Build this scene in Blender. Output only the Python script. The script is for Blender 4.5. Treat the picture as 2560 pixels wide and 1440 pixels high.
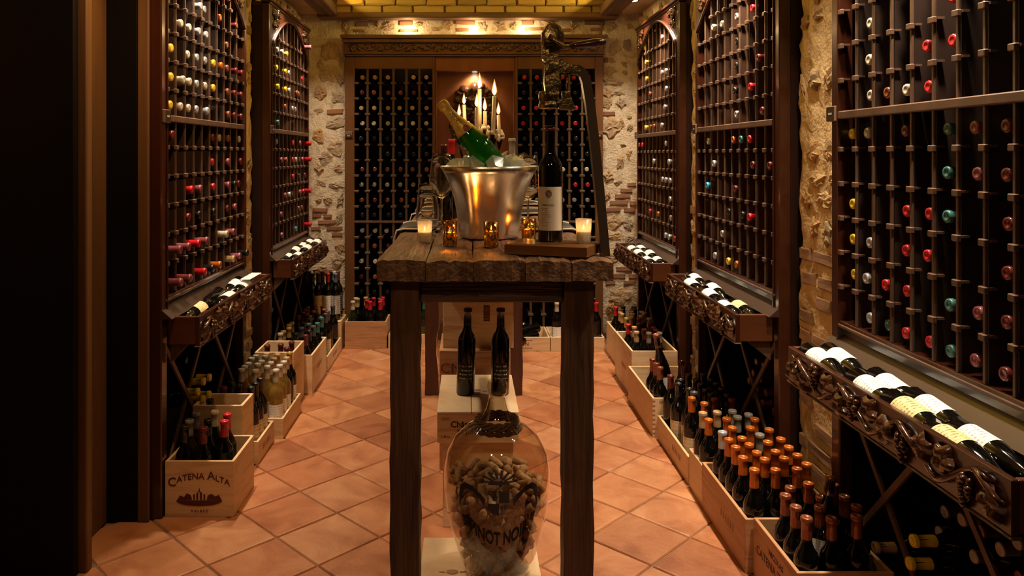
import bpy, bmesh, math, random
from mathutils import Vector, Matrix
for o in list(bpy.data.objects): bpy.data.objects.remove(o)
random.seed(7)
RAD = math.radians
sc = bpy.context.scene
C = sc.collection
# ---------------------------------------------------------------- camera (photo measured at 2560x1440)
F, CX, CY, EYE = 1880.0, 1170.0, 385.0, 1.30      # focal length and principal point in pixels, eye height in metres
cam = bpy.data.cameras.new('camera'); camo = bpy.data.objects.new('camera', cam); C.objects.link(camo)
camo.location = (0, 0, EYE); camo.rotation_euler = (RAD(90), 0, 0)
cam.sensor_width = 36.0; cam.lens = 36.0 * F / 2560.0
cam.shift_x = (1280 - CX) / 2560.0; cam.shift_y = -(720 - CY) / 2560.0
cam.clip_start = 0.05
sc.camera = camo
# ---------------------------------------------------------------- world, exposure
w = bpy.data.worlds.new('world'); sc.world = w; w.use_nodes = True
w.node_tree.nodes['Background'].inputs[0].default_value = (0.9, 0.55, 0.3, 1)
w.node_tree.nodes['Background'].inputs[1].default_value = 0.001
vs = sc.view_settings
vs.view_transform = 'Standard'; vs.look = 'None'; vs.gamma = 1.0; vs.use_curve_mapping = False
vs.exposure = 1.12
# ---------------------------------------------------------------- room measures (metres; Y is depth from the lens)
XL, XR = -1.09, 1.15            # faces of the side racks
WL_X, WR_X = -1.18, 1.21        # stone wall faces
YB = 5.33                       # back wall face
ZC = 2.29                       # plaster ceiling
PITCH, ROW = 0.0927, 0.106
WARM = (1.0, 0.62, 0.30)
HALO = (1.0, 0.82, 0.60)
def lamp(kind, name, loc, power, col, rot=(0,0,0), **kw):
    l = bpy.data.lights.new(name, kind); l.energy = power; l.color = col
    for k, v in kw.items(): setattr(l, k, v)
    o = bpy.data.objects.new(name, l); C.objects.link(o); o.location = loc; o.rotation_euler = rot
    return o
# ceiling spots over the rack faces: (x, y, watts)
SPOTS = [(-1.00, 2.95, 34), (-1.00, 3.45, 30), (-1.00, 4.40, 30), (-1.00, 4.88, 26),
         (1.06, 1.72, 34), (1.06, 2.18, 30), (1.06, 3.05, 34), (1.06, 3.55, 30), (1.06, 4.35, 30), (1.06, 4.85, 26)]
for i, (x, y, p) in enumerate(SPOTS):
    lamp('SPOT', 'rack_spot', (x, y, ZC - 0.03), p * 1.7, HALO, (0, RAD(4 if x > 0 else -4), 0), spot_size=RAD(100), spot_blend=1.0, shadow_soft_size=0.035)
# two ceiling lamps above and behind the photographer
FRONT = [(-0.42, 0.70), (0.42, 0.70)]
for x, y in FRONT: lamp('SPOT', 'front_spot', (x, y, 2.26), 4.0 if x > 0 else 9.0, (1.0, 0.60, 0.30), (RAD(42), 0, RAD(14 if x > 0 else -30)), spot_size=RAD(72 if x > 0 else 84), spot_blend=1.0, shadow_soft_size=0.05)
lamp('SPOT', 'door_spot', (-0.72, 2.20, 2.26), 22, (1.0, 0.60, 0.28), (RAD(8), RAD(24), 0), spot_size=RAD(110), spot_blend=1.0, shadow_soft_size=0.03)
# cove light behind the ceiling beams, uplights on the cornice
for x in (-0.84, 0.84):
    lamp('AREA', 'cove_light', (x, 4.0, 2.345), 9, (1.0, 0.72, 0.12), (0, RAD(180 + (35 if x < 0 else -35)), 0), shape='RECTANGLE', size=0.05, size_y=2.3)
for x in (-0.42, 0.04, 0.40):
    lamp('POINT', 'cornice_light', (x, 5.27, 2.165), 0.9, (1.0, 0.70, 0.36), shadow_soft_size=0.02)

# ================================================================ helpers
def P(x, y, d): return ((x - CX) * d / F, d, EYE - (y - CY) * d / F)
def floor_d(y, z=0.0): return (EYE - z) * F / (y - CY)

class MB:
    def __init__(s): s.v = []; s.f = []; s.mi = []; s.sm = []
    def add(s, vs_, fs, mi=0, sm=False):
        o = len(s.v); s.v += [tuple(v) for v in vs_]
        for f in fs: s.f.append(tuple(i + o for i in f)); s.mi.append(mi); s.sm.append(sm)
        return s
    def box(s, a, b, c=0.0, mi=0):
        lo = [min(a[i], b[i]) for i in range(3)]; hi = [max(a[i], b[i]) for i in range(3)]
        if c <= 0:
            v = [(x, y, z) for z in (lo[2], hi[2]) for y in (lo[1], hi[1]) for x in (lo[0], hi[0])]
            return s.add(v, [(0,2,3,1),(4,5,7,6),(0,1,5,4),(2,6,7,3),(0,4,6,2),(1,3,7,5)], mi)
        c = min(c, *[(hi[i] - lo[i]) * 0.45 for i in range(3)])
        v = []; idx = {}
        for sx in (0, 1):
            for sy in (0, 1):
                for sz in (0, 1):
                    sg = (sx, sy, sz)
                    for ax in range(3):
                        p = [(hi[i] if sg[i] else lo[i]) + (0 if i == ax else (-c if sg[i] else c)) for i in range(3)]
                        idx[(sx, sy, sz, ax)] = len(v); v.append(p)
        f = []
        for ax in range(3):
            a1, a2 = [i for i in range(3) if i != ax]
            for sd in (0, 1):
                q = []
                for (u, w_) in ((0,0),(1,0),(1,1),(0,1)):
                    sg = [0,0,0]; sg[ax] = sd; sg[a1] = u; sg[a2] = w_; q.append(idx[(*sg, ax)])
                f.append(q)
            for u in (0, 1):
                for w_ in (0, 1):
                    q = []
                    for (sd, fx) in ((0, a1), (1, a1), (1, a2), (0, a2)):
                        sg = [0,0,0]; sg[ax] = sd; sg[a1] = u; sg[a2] = w_; q.append(idx[(*sg, fx)])
                    f.append(q)
        for sx in (0, 1):
            for sy in (0, 1):
                for sz in (0, 1): f.append([idx[(sx, sy, sz, k)] for k in range(3)])
        return s.add(v, f, mi)
    def lathe(s, prof, n=20, mi=0, sm=True, M=None, lobes=None):
        v = []; rings = []
        for r, z in prof:
            if r < 1e-6: rings.append([len(v)]); v.append((0, 0, z))
            else:
                ring = []
                for k in range(n):
                    a = 2 * math.pi * k / n; rr = r * (lobes(a, z) if lobes else 1)
                    ring.append(len(v)); v.append((rr * math.cos(a), rr * math.sin(a), z))
                rings.append(ring)
        f = []
        for a, b in zip(rings, rings[1:]):
            if len(a) == 1 and len(b) == 1: continue
            for k in range(n):
                k2 = (k + 1) % n
                if len(a) == 1: f.append((a[0], b[k2], b[k]))
                elif len(b) == 1: f.append((a[k], a[k2], b[0]))
                else: f.append((a[k], a[k2], b[k2], b[k]))
        if M: v = [M @ Vector(p) for p in v]
        return s.add(v, f, mi, sm)
    def tube(s, pts, r, n=6, mi=0, sm=True, closed=False):
        pts = [Vector(p) for p in pts]; m = len(pts); v = []; f = []
        rr = r if callable(r) else (lambda t: r)
        up = Vector((0.13, 0.31, 0.94))
        for i, p in enumerate(pts):
            if closed: t = pts[(i + 1) % m] - pts[i - 1]
            else: t = pts[min(i + 1, m - 1)] - pts[max(i - 1, 0)]
            t.normalize(); a = t.cross(up)
            if a.length < 1e-3: a = t.cross(Vector((1, 0, 0)))
            a.normalize(); b = t.cross(a); q = rr(i / max(1, m - 1))
            for k in range(n):
                an = 2 * math.pi * k / n; v.append(p + (a * math.cos(an) + b * math.sin(an)) * q)
        for i in range(m if closed else m - 1):
            j = (i + 1) % m
            for k in range(n):
                k2 = (k + 1) % n; f.append((i*n+k, i*n+k2, j*n+k2, j*n+k))
        if not closed: f.append(tuple(range(n))); f.append(tuple(range((m-1)*n, m*n)))
        return s.add(v, f, mi, sm)
    def ball(s, c, r, n=8, m=5, mi=0, sc_=(1,1,1)):
        prof = [(math.sin(math.pi*i/m), -math.cos(math.pi*i/m)) for i in range(m+1)]
        prof[0] = (0, -1); prof[-1] = (0, 1)
        M = Matrix.Translation(c) @ Matrix.Diagonal((r*sc_[0], r*sc_[1], r*sc_[2], 1))
        return s.lathe(prof, n, mi, True, M)
    def prism(s, poly, y0, y1, mi=0):          # polygon in (x, z), extruded in y
        n = len(poly); v = [(x, y0, z) for x, z in poly] + [(x, y1, z) for x, z in poly]
        f = [tuple(range(n)), tuple(range(2*n-1, n-1, -1))] + [(i, (i+1) % n, n + (i+1) % n, n + i) for i in range(n)]
        return s.add(v, f, mi)
    def moved(s, org):
        ox, oy, oz = org; s.v = [(x-ox, y-oy, z-oz) for x, y, z in s.v]; return s
    def mesh(s, name, mats, recalc=True):
        me = bpy.data.meshes.new(name); me.from_pydata(s.v, [], s.f)
        me.polygons.foreach_set('material_index', s.mi); me.polygons.foreach_set('use_smooth', s.sm)
        for m in (mats if isinstance(mats, (list, tuple)) else [mats]): me.materials.append(m)
        if recalc:
            bm = bmesh.new(); bm.from_mesh(me); bmesh.ops.recalc_face_normals(bm, faces=bm.faces); bm.to_mesh(me); bm.free()
        me.update(); return me

ORG = {}
def obj(name, me, parent=None, loc=(0,0,0), rot=None, scale=None):
    o = bpy.data.objects.new(name, me); C.objects.link(o)
    if parent is not None: o.parent = parent
    o.location = loc
    if rot: o.rotation_euler = rot
    if scale: o.scale = scale if isinstance(scale, (tuple, list)) else (scale,)*3
    return o
def tag(o, label=None, cat=None, group=None, kind=None):
    if label: o['label'] = label
    if cat: o['category'] = cat
    if group: o['group'] = group
    if kind: o['kind'] = kind
    return o
def thing(name, label, cat, loc=(0,0,0), group=None, rot=None):
    o = obj(name, None, None, loc, rot); o.empty_display_size = 0.05; tag(o, label, cat, group); ORG[o.name] = tuple(loc); return o
def part(name, mb, mat, root, recalc=True):      # mb is in world coordinates, root is unrotated
    o = obj(name, mb.moved(ORG[root.name]).mesh(name, mat, recalc), root); ORG[o.name] = ORG[root.name]; return o
def solo(name, mb, mat, label, cat, loc, group=None, kind=None):
    o = obj(name, mb.moved(loc).mesh(name, mat), None, loc); ORG[o.name] = tuple(loc); return tag(o, label, cat, group, kind)
def struct(name, mb, mat):
    o = obj(name, mb.mesh(name, mat)); ORG[o.name] = (0,0,0); return tag(o, None, None, None, 'structure')
def place(name, me, root, wloc, rot=None, scale=None):   # child with shared mesh at a world position
    a = ORG[root.name]; return obj(name, me, root, (wloc[0]-a[0], wloc[1]-a[1], wloc[2]-a[2]), rot, scale)
CACHE = {}
def cached(key, fn):
    if key not in CACHE: CACHE[key] = fn()
    return CACHE[key]
ORD = ['zeroth','first','second','third','fourth','fifth','sixth','seventh','eighth','ninth','tenth','eleventh','twelfth','thirteenth','fourteenth','fifteenth','sixteenth','seventeenth','eighteenth','nineteenth','twentieth']

# ---------------------------------------------------------------- materials
def newmat(name):
    m = bpy.data.materials.new(name); m.use_nodes = True; nt = m.node_tree
    for n in list(nt.nodes): nt.nodes.remove(n)
    out = nt.nodes.new('ShaderNodeOutputMaterial'); return m, nt, out
def principled(nt, out, rough, metal=0.0, spec=0.5, coat=0.0):
    b = nt.nodes.new('ShaderNodeBsdfPrincipled'); nt.links.new(b.outputs[0], out.inputs[0])
    b.inputs['Roughness'].default_value = rough; b.inputs['Metallic'].default_value = metal
    b.inputs['Specular IOR Level'].default_value = spec; b.inputs['Coat Weight'].default_value = coat; b.inputs['Coat Roughness'].default_value = 0.1
    return b
def plain(name, col, rough=0.4, metal=0.0, spec=0.5, coat=0.0, emit=None, estr=0.0):
    m, nt, out = newmat(name); b = principled(nt, out, rough, metal, spec, coat)
    b.inputs['Base Color'].default_value = (*col, 1)
    if emit: b.inputs['Emission Color'].default_value = (*emit, 1); b.inputs['Emission Strength'].default_value = estr
    return m
def coords(nt, scale, rand):
    tc = nt.nodes.new('ShaderNodeTexCoord'); mp = nt.nodes.new('ShaderNodeMapping'); mp.inputs['Scale'].default_value = scale
    nt.links.new(tc.outputs['Object'], mp.inputs[0])
    if not rand: return mp.outputs[0], None
    oi = nt.nodes.new('ShaderNodeObjectInfo'); ad = nt.nodes.new('ShaderNodeVectorMath'); ad.operation = 'MULTIPLY_ADD'
    nt.links.new(oi.outputs['Random'], ad.inputs[0]); ad.inputs[1].default_value = (37, 53, 71); nt.links.new(mp.outputs[0], ad.inputs[2])
    return ad.outputs[0], oi
def ramp(nt, fac, cols, pos=None):
    r = nt.nodes.new('ShaderNodeValToRGB'); e = r.color_ramp.elements
    while len(e) < len(cols): e.new(0.5)
    for i, c in enumerate(cols):
        e[i].position = pos[i] if pos else i / (len(cols) - 1); e[i].color = (*c, 1)
    nt.links.new(fac, r.inputs[0]); return r.outputs[0]
def noisy(name, cols, scale=(5,5,5), rough=0.6, bump=0.3, detail=5, rand=False, tint=None, metal=0.0, spec=0.5, coat=0.0, pos=None, fine=None, distort=0.0, bdist=0.01):
    m, nt, out = newmat(name); b = principled(nt, out, rough, metal, spec, coat)
    vec, oi = coords(nt, scale, rand or tint is not None)
    n = nt.nodes.new('ShaderNodeTexNoise'); n.inputs['Scale'].default_value = 1.0; n.inputs['Detail'].default_value = detail; n.inputs['Roughness'].default_value = 0.6; n.inputs['Distortion'].default_value = distort
    nt.links.new(vec, n.inputs[0]); col = ramp(nt, n.outputs[0], cols, pos or [0.3 + 0.4*i/(len(cols)-1) for i in range(len(cols))])
    if tint:
        tc = ramp(nt, oi.outputs['Random'], tint); mx = nt.nodes.new('ShaderNodeMix'); mx.data_type = 'RGBA'; mx.blend_type = 'MULTIPLY'; mx.inputs[0].default_value = 1.0
        nt.links.new(col, mx.inputs[6]); nt.links.new(tc, mx.inputs[7]); col = mx.outputs[2]
    nt.links.new(col, b.inputs['Base Color'])
    if bump:
        h = n.outputs[0]
        if fine:
            n2 = nt.nodes.new('ShaderNodeTexNoise'); n2.inputs['Scale'].default_value = fine; n2.inputs['Detail'].default_value = 4; nt.links.new(vec, n2.inputs[0])
            ad = nt.nodes.new('ShaderNodeMath'); ad.operation = 'ADD'; nt.links.new(n.outputs[0], ad.inputs[0]); nt.links.new(n2.outputs[0], ad.inputs[1]); h = ad.outputs[0]
        bp = nt.nodes.new('ShaderNodeBump'); bp.inputs['Strength'].default_value = bump; bp.inputs['Distance'].default_value = bdist
        nt.links.new(h, bp.inputs['Height']); nt.links.new(bp.outputs[0], b.inputs['Normal'])
    return m
def glass(name, col=(1,1,1), ior=1.45, body=None, bodyfac=0.0, rough=0.02, boost=1.0):
    m, nt, out = newmat(name)
    tr = nt.nodes.new('ShaderNodeBsdfTransparent'); tr.inputs[0].default_value = (*col, 1)
    gl = nt.nodes.new('ShaderNodeBsdfGlossy'); gl.inputs['Roughness'].default_value = rough; gl.inputs[0].default_value = (1,1,1,1)
    fr = nt.nodes.new('ShaderNodeFresnel'); fr.inputs[0].default_value = ior
    base = tr.outputs[0]
    if body:
        df = nt.nodes.new('ShaderNodeBsdfDiffuse'); df.inputs[0].default_value = (*body, 1)
        tl = nt.nodes.new('ShaderNodeBsdfTranslucent'); tl.inputs[0].default_value = (*body, 1)
        m0 = nt.nodes.new('ShaderNodeMixShader'); m0.inputs[0].default_value = 0.6; nt.links.new(df.outputs[0], m0.inputs[1]); nt.links.new(tl.outputs[0], m0.inputs[2])
        m1 = nt.nodes.new('ShaderNodeMixShader'); m1.inputs[0].default_value = bodyfac; nt.links.new(base, m1.inputs[1]); nt.links.new(m0.outputs[0], m1.inputs[2]); base = m1.outputs[0]
    ml = nt.nodes.new('ShaderNodeMath'); ml.operation = 'MULTIPLY'; ml.use_clamp = True; nt.links.new(fr.outputs[0], ml.inputs[0]); ml.inputs[1].default_value = boost
    ge = nt.nodes.new('ShaderNodeNewGeometry'); iv = nt.nodes.new('ShaderNodeMath'); iv.operation = 'MULTIPLY_ADD'; nt.links.new(ge.outputs['Backfacing'], iv.inputs[0]); iv.inputs[1].default_value = -0.96; iv.inputs[2].default_value = 1.0
    mb_ = nt.nodes.new('ShaderNodeMath'); mb_.operation = 'MULTIPLY'; nt.links.new(ml.outputs[0], mb_.inputs[0]); nt.links.new(iv.outputs[0], mb_.inputs[1]); ml = mb_
    mx = nt.nodes.new('ShaderNodeMixShader'); nt.links.new(ml.outputs[0], mx.inputs[0]); nt.links.new(base, mx.inputs[1]); nt.links.new(gl.outputs[0], mx.inputs[2])
    nt.links.new(mx.outputs[0], out.inputs[0]); return m
def printed(name, paper, ink, lines=90.0, cover=0.5):     # label paper with rows of small print
    m, nt, out = newmat(name); b = principled(nt, out, 0.55)
    tc = nt.nodes.new('ShaderNodeTexCoord'); sp = nt.nodes.new('ShaderNodeSeparateXYZ'); nt.links.new(tc.outputs['Object'], sp.inputs[0])
    ml = nt.nodes.new('ShaderNodeMath'); ml.operation = 'MULTIPLY'; ml.inputs[1].default_value = lines * 6.283; nt.links.new(sp.outputs[2], ml.inputs[0])
    sn = nt.nodes.new('ShaderNodeMath'); sn.operation = 'SINE'; nt.links.new(ml.outputs[0], sn.inputs[0])
    mp = nt.nodes.new('ShaderNodeMapping'); mp.inputs['Scale'].default_value = (260, 260, 40); nt.links.new(tc.outputs['Object'], mp.inputs[0])
    n = nt.nodes.new('ShaderNodeTexNoise'); n.inputs['Scale'].default_value = 1; nt.links.new(mp.outputs[0], n.inputs[0])
    ad = nt.nodes.new('ShaderNodeMath'); ad.operation = 'MULTIPLY_ADD'; nt.links.new(sn.outputs[0], ad.inputs[0]); ad.inputs[1].default_value = 0.18; nt.links.new(n.outputs[0], ad.inputs[2])
    col = ramp(nt, ad.outputs[0], [paper, ink], [0.62, 0.70]); nt.links.new(col, b.inputs['Base Color']); return m

M = {}
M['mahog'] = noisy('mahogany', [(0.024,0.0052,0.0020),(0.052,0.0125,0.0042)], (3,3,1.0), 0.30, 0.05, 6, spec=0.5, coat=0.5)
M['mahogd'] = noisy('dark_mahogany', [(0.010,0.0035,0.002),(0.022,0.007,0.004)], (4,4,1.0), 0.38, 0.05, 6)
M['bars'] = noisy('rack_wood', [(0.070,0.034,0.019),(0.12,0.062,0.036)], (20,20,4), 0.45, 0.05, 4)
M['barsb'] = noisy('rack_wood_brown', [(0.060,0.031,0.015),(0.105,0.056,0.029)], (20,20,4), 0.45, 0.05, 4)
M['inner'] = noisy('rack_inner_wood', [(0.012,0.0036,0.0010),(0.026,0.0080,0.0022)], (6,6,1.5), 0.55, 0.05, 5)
M['carve'] = noisy('carved_wood', [(0.028,0.009,0.004),(0.062,0.021,0.008)], (25,25,25), 0.20, 0.1, 4, coat=0.9)
M['ledge'] = plain('ledge_lacquer', (0.034,0.017,0.011), 0.36, 0.0, 0.8, 0.35)
M['end_lit'] = noisy('tray_end_lit_wood', [(0.055,0.015,0.0045),(0.10,0.030,0.009)], (3,12,12), 0.35, 0.05, 6, coat=0.4)  # tray end wood, reddened and lightened to look lit from the front
M['niche'] = noisy('niche_panel', [(0.16,0.052,0.016),(0.24,0.082,0.026)], (9,9,1.2), 0.35, 0.03, 6, coat=0.3)
M['bframe'] = noisy('back_frame_wood', [(0.10,0.040,0.014),(0.16,0.068,0.024)], (5,5,1.5), 0.35, 0.04, 6, coat=0.25)
M['black'] = plain('deep_black', (0.0015,0.0012,0.001), 0.8)
M['plaster'] = noisy('lime_plaster', [(0.46,0.36,0.25),(0.64,0.53,0.39),(0.38,0.28,0.18)], (9,9,9), 0.9, 0.7, 10, fine=9.0, bdist=0.010, distort=1.2)
M['ceilp'] = noisy('ceiling_plaster', [(0.42,0.30,0.19),(0.55,0.41,0.27)], (4,4,4), 0.9, 0.3, 6)
M['stone'] = noisy('rubble_stone', [(0.27,0.20,0.135),(0.54,0.43,0.31),(0.37,0.28,0.19)], (3,3,3), 0.9, 0.45, 10, tint=[(0.9,0.85,0.8),(1.0,0.84,0.60),(0.72,0.70,0.68),(1.0,0.95,0.85),(0.95,0.68,0.42),(0.95,0.9,0.85)], fine=5.0, bdist=0.08, distort=1.5)
M['brick'] = noisy('old_brick', [(0.26,0.115,0.065),(0.40,0.20,0.12),(0.20,0.085,0.05)], (30,30,30), 0.9, 0.7, 6, tint=[(0.75,0.7,0.65),(1,1,1),(1.1,0.95,0.8)], bdist=0.01)
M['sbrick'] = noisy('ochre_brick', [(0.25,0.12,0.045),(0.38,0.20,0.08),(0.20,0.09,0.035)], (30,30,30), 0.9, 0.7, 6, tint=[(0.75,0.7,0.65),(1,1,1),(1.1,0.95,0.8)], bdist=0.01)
M['vbrick'] = noisy('vault_brick', [(0.32,0.20,0.075),(0.44,0.29,0.12),(0.26,0.15,0.06)], (24,24,24), 0.9, 0.6, 6, tint=[(0.75,0.75,0.7),(1,1,1),(1.1,1.0,0.85)])
M['beam'] = noisy('ceiling_beam', [(0.045,0.020,0.009),(0.11,0.052,0.022),(0.16,0.085,0.04)], (14,1.5,14), 0.6, 0.5, 8)
M['beamx'] = noisy('ceiling_beam_cross', [(0.045,0.020,0.009),(0.11,0.052,0.022),(0.16,0.085,0.04)], (1.5,14,14), 0.6, 0.5, 8)
M['tile'] = noisy('terracotta', [(0.25,0.088,0.038),(0.39,0.162,0.076),(0.48,0.235,0.12)], (6,6,6), 0.34, 0.25, 8, tint=[(0.70,0.58,0.50),(1.0,0.96,0.9),(1.14,1.16,1.02),(0.92,0.76,0.66),(1.08,1.14,1.12),(1.0,0.84,0.72)], fine=12.0, bdist=0.004, distort=0.6)
M['grout'] = noisy('grout', [(0.16,0.085,0.05),(0.24,0.14,0.085)], (30,30,30), 0.9, 0.4, 4)
M['pine'] = noisy('pine_crate', [(0.56,0.36,0.19),(0.70,0.49,0.28),(0.50,0.30,0.15)], (3,3,26), 0.6, 0.06, 6, rand=True, distort=0.5)
M['pined'] = noisy('brown_crate', [(0.36,0.17,0.07),(0.50,0.26,0.12),(0.30,0.13,0.05)], (3,3,26), 0.6, 0.06, 6, rand=True, distort=0.5)
M['ink'] = plain('brand_ink', (0.085,0.012,0.008), 0.7)
M['inkb'] = plain('pale_brand_ink', (0.30,0.15,0.07), 0.7)
M['inkk'] = plain('dark_ink', (0.018,0.012,0.010), 0.6)
M['rustic'] = noisy('old_oak_top', [(0.028,0.012,0.005),(0.12,0.055,0.022),(0.21,0.11,0.05)], (30,2.2,30), 0.42, 0.8, 9, rand=True, distort=0.8, fine=3.0, bdist=0.007)
M['rusticv'] = noisy('old_oak_leg', [(0.012,0.005,0.0025),(0.065,0.027,0.011),(0.12,0.055,0.024)], (26,26,1.6), 0.55, 0.9, 9, rand=True, distort=0.8, fine=3.0, bdist=0.01)
M['rusticx'] = noisy('old_oak_apron', [(0.014,0.006,0.003),(0.060,0.025,0.010),(0.10,0.045,0.02)], (1.6,26,26), 0.55, 0.9, 9, rand=True, distort=0.8, fine=3.0, bdist=0.01)
M['redleg'] = noisy('red_leg', [(0.05,0.014,0.006),(0.09,0.026,0.010)], (20,20,1.5), 0.5, 0.3, 6)
M['board'] = noisy('opener_board', [(0.11,0.042,0.013),(0.17,0.07,0.022)], (4,14,14), 0.25, 0.05, 6, coat=0.4)
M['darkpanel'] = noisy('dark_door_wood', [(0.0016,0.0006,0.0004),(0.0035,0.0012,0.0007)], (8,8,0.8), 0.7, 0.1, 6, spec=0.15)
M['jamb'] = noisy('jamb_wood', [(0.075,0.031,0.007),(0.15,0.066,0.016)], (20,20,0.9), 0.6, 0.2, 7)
M['bglass'] = plain('dark_bottle_glass', (0.0022,0.0020,0.0016), 0.06, 0.0, 0.6)
M['gglass'] = glass('green_glass', (0.10,0.45,0.04), 1.5, (0.03,0.30,0.015), 0.40, 0.03)
M['olive'] = glass('olive_glass', (0.35,0.42,0.18), 1.5, (0.05,0.07,0.02), 0.35, 0.03)
M['wwine'] = glass('white_wine_bottle', (0.80,0.62,0.24), 1.5, (0.55,0.38,0.10), 0.35, 0.03)
M['rose'] = glass('rose_wine_bottle', (0.55,0.22,0.10), 1.5, (0.35,0.10,0.05), 0.45, 0.03)
M['clearb'] = glass('clear_bottle', (0.50,0.40,0.28), 1.5, (0.10,0.06,0.03), 0.3, 0.03)
M['clear'] = plain('clear_glass', (1.0,0.99,0.97), 0.0); M['clear'].node_tree.nodes['Principled BSDF'].inputs['Transmission Weight'].default_value = 1.0; M['clear'].node_tree.nodes['Principled BSDF'].inputs['IOR'].default_value = 1.45
M['jar'] = glass('demijohn_glass', (0.80,0.73,0.62), 1.5, None, 0, 0.03, 2.0)
M['frost'] = glass('frosted_glass', (0.85,0.8,0.7), 1.4, (0.62,0.56,0.46), 0.5, 0.25)
M['labcream'] = plain('cream_paper_label', (0.50,0.42,0.31), 0.6)
M['plasters'] = noisy('yellow_lit_plaster', [(0.44,0.29,0.13),(0.60,0.42,0.20),(0.36,0.22,0.09)], (9,9,9), 0.9, 0.40, 10, fine=9.0, bdist=0.010, distort=1.2)  # side wall plaster with the yellow light on the piers put into its colour
M['stones'] = noisy('yellow_lit_stone', [(0.26,0.17,0.08),(0.52,0.36,0.18),(0.36,0.23,0.10)], (3,3,3), 0.9, 0.45, 10, tint=[(0.9,0.85,0.8),(1.0,0.88,0.70),(0.72,0.74,0.72),(0.95,0.75,0.50)], fine=5.0, bdist=0.08, distort=1.5)  # side wall stone, same yellow light mixed into the colour
def mercury():
    m, nt, out = newmat('mercury_glass'); vec, _ = coords(nt, (110,110,110), True)
    n = nt.nodes.new('ShaderNodeTexNoise'); n.inputs['Scale'].default_value = 1.0; n.inputs['Detail'].default_value = 3; nt.links.new(vec, n.inputs[0])
    th = ramp(nt, n.outputs[0], [(0,0,0),(1,1,1)], [0.46, 0.54])
    g = nt.nodes.new('ShaderNodeBsdfGlossy'); g.inputs[0].default_value = (0.55,0.36,0.13,1); g.inputs['Roughness'].default_value = 0.22
    t = nt.nodes.new('ShaderNodeBsdfTransparent'); t.inputs[0].default_value = (0.75,0.48,0.18,1)
    mx = nt.nodes.new('ShaderNodeMixShader'); nt.links.new(th, mx.inputs[0]); nt.links.new(g.outputs[0], mx.inputs[1]); nt.links.new(t.outputs[0], mx.inputs[2]); nt.links.new(mx.outputs[0], out.inputs[0]); return m
M['mercury'] = mercury()
M['ice'] = glass('ice', (0.85,0.88,0.84), 1.4, (0.72,0.75,0.70), 0.35, 0.08, 1.3)
M['silver'] = noisy('hammered_silver', [(0.70,0.62,0.50),(0.86,0.78,0.66)], (30,30,12), 0.27, 0.25, 4, metal=1.0, bdist=0.004)
M['brass'] = noisy('antique_brass', [(0.10,0.075,0.03),(0.34,0.26,0.12),(0.18,0.14,0.06)], (30,30,30), 0.30, 0.5, 4, metal=1.0)
M['iron'] = plain('black_iron', (0.012,0.009,0.007), 0.4, 0.6)
M['steelbar'] = plain('dark_strap_steel', (0.050,0.030,0.018), 0.38, 0.3)
M['wax'] = plain('candle_wax', (0.80,0.64,0.40), 0.5, 0, 0.4, 0, (1.0,0.55,0.18), 0.05)
M['drip'] = noisy('dripped_wax', [(0.62,0.50,0.33),(0.80,0.68,0.48)], (60,60,60), 0.6, 0.8, 4)
M['wick'] = plain('wick', (0.01,0.008,0.006), 0.9)
M['flame'] = plain('flame', (0,0,0), 1, 0, 0, 0, (1.0,0.70,0.34), 7.0)
def halo_mat():
    m, nt, out = newmat('flame_halo'); t = nt.nodes.new('ShaderNodeBsdfTransparent'); e = nt.nodes.new('ShaderNodeEmission'); e.inputs[0].default_value = (1.0,0.36,0.06,1); e.inputs[1].default_value = 0.9
    ad = nt.nodes.new('ShaderNodeMixShader'); ad.inputs[0].default_value = 0.45; nt.links.new(t.outputs[0], ad.inputs[1]); nt.links.new(e.outputs[0], ad.inputs[2]); nt.links.new(ad.outputs[0], out.inputs[0]); return m
M['flamehalo'] = halo_mat()
M['inner_lit'] = noisy('rack_inner_wood_lit', [(0.030,0.0095,0.0022),(0.060,0.020,0.0048)], (6,6,1.5), 0.5, 0.05, 5)  # copy of the inner rack wood, orange lamp light painted into its colour
M['vmortar'] = noisy('vault_mortar', [(0.30,0.20,0.075),(0.40,0.28,0.11)], (24,24,24), 0.9, 0.4, 5)
M['lampglow'] = plain('lamp_glow', (0,0,0), 1, 0, 0, 0, (1.0,0.80,0.52), 14.0)
M['cork'] = noisy('cork', [(0.22,0.12,0.055),(0.36,0.22,0.115),(0.46,0.31,0.18)], (90,90,90), 0.85, 0.3, 5, tint=[(0.8,0.72,0.65),(1,1,1),(1.1,1.05,1.0),(0.7,0.55,0.5)])
M['rope'] = noisy('rope', [(0.10,0.055,0.025),(0.24,0.14,0.07)], (200,200,200), 0.9, 0.8, 3)
M['cloth'] = plain('black_leather_mat', (0.010,0.008,0.007), 0.5)
M['hem'] = plain('cream_hem', (0.55,0.45,0.32), 0.8)
M['goldfoil'] = noisy('gold_foil', [(0.45,0.30,0.06),(0.72,0.52,0.14)], (60,60,60), 0.42, 0.4, 3, metal=0.4, bdist=0.003)
M['white'] = printed('white_label', (0.80,0.78,0.74), (0.38,0.35,0.32))
M['cream'] = printed('cream_label', (0.74,0.56,0.28), (0.30,0.20,0.10))
M['whiteplain'] = plain('white_card', (0.80,0.78,0.72), 0.6)
M['tanlab'] = printed('tan_label', (0.62,0.46,0.27), (0.35,0.22,0.12), 60)
M['blacklab'] = printed('black_label', (0.006,0.006,0.006), (0.55,0.50,0.42), 70)
M['uvas'] = printed('grey_back_label', (0.55,0.56,0.55), (0.30,0.31,0.31), 140)
M['plate'] = plain('plaque', (0.030,0.014,0.007), 0.4)
M['platetxt'] = plain('plaque_print', (0.55,0.46,0.36), 0.5)
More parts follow.
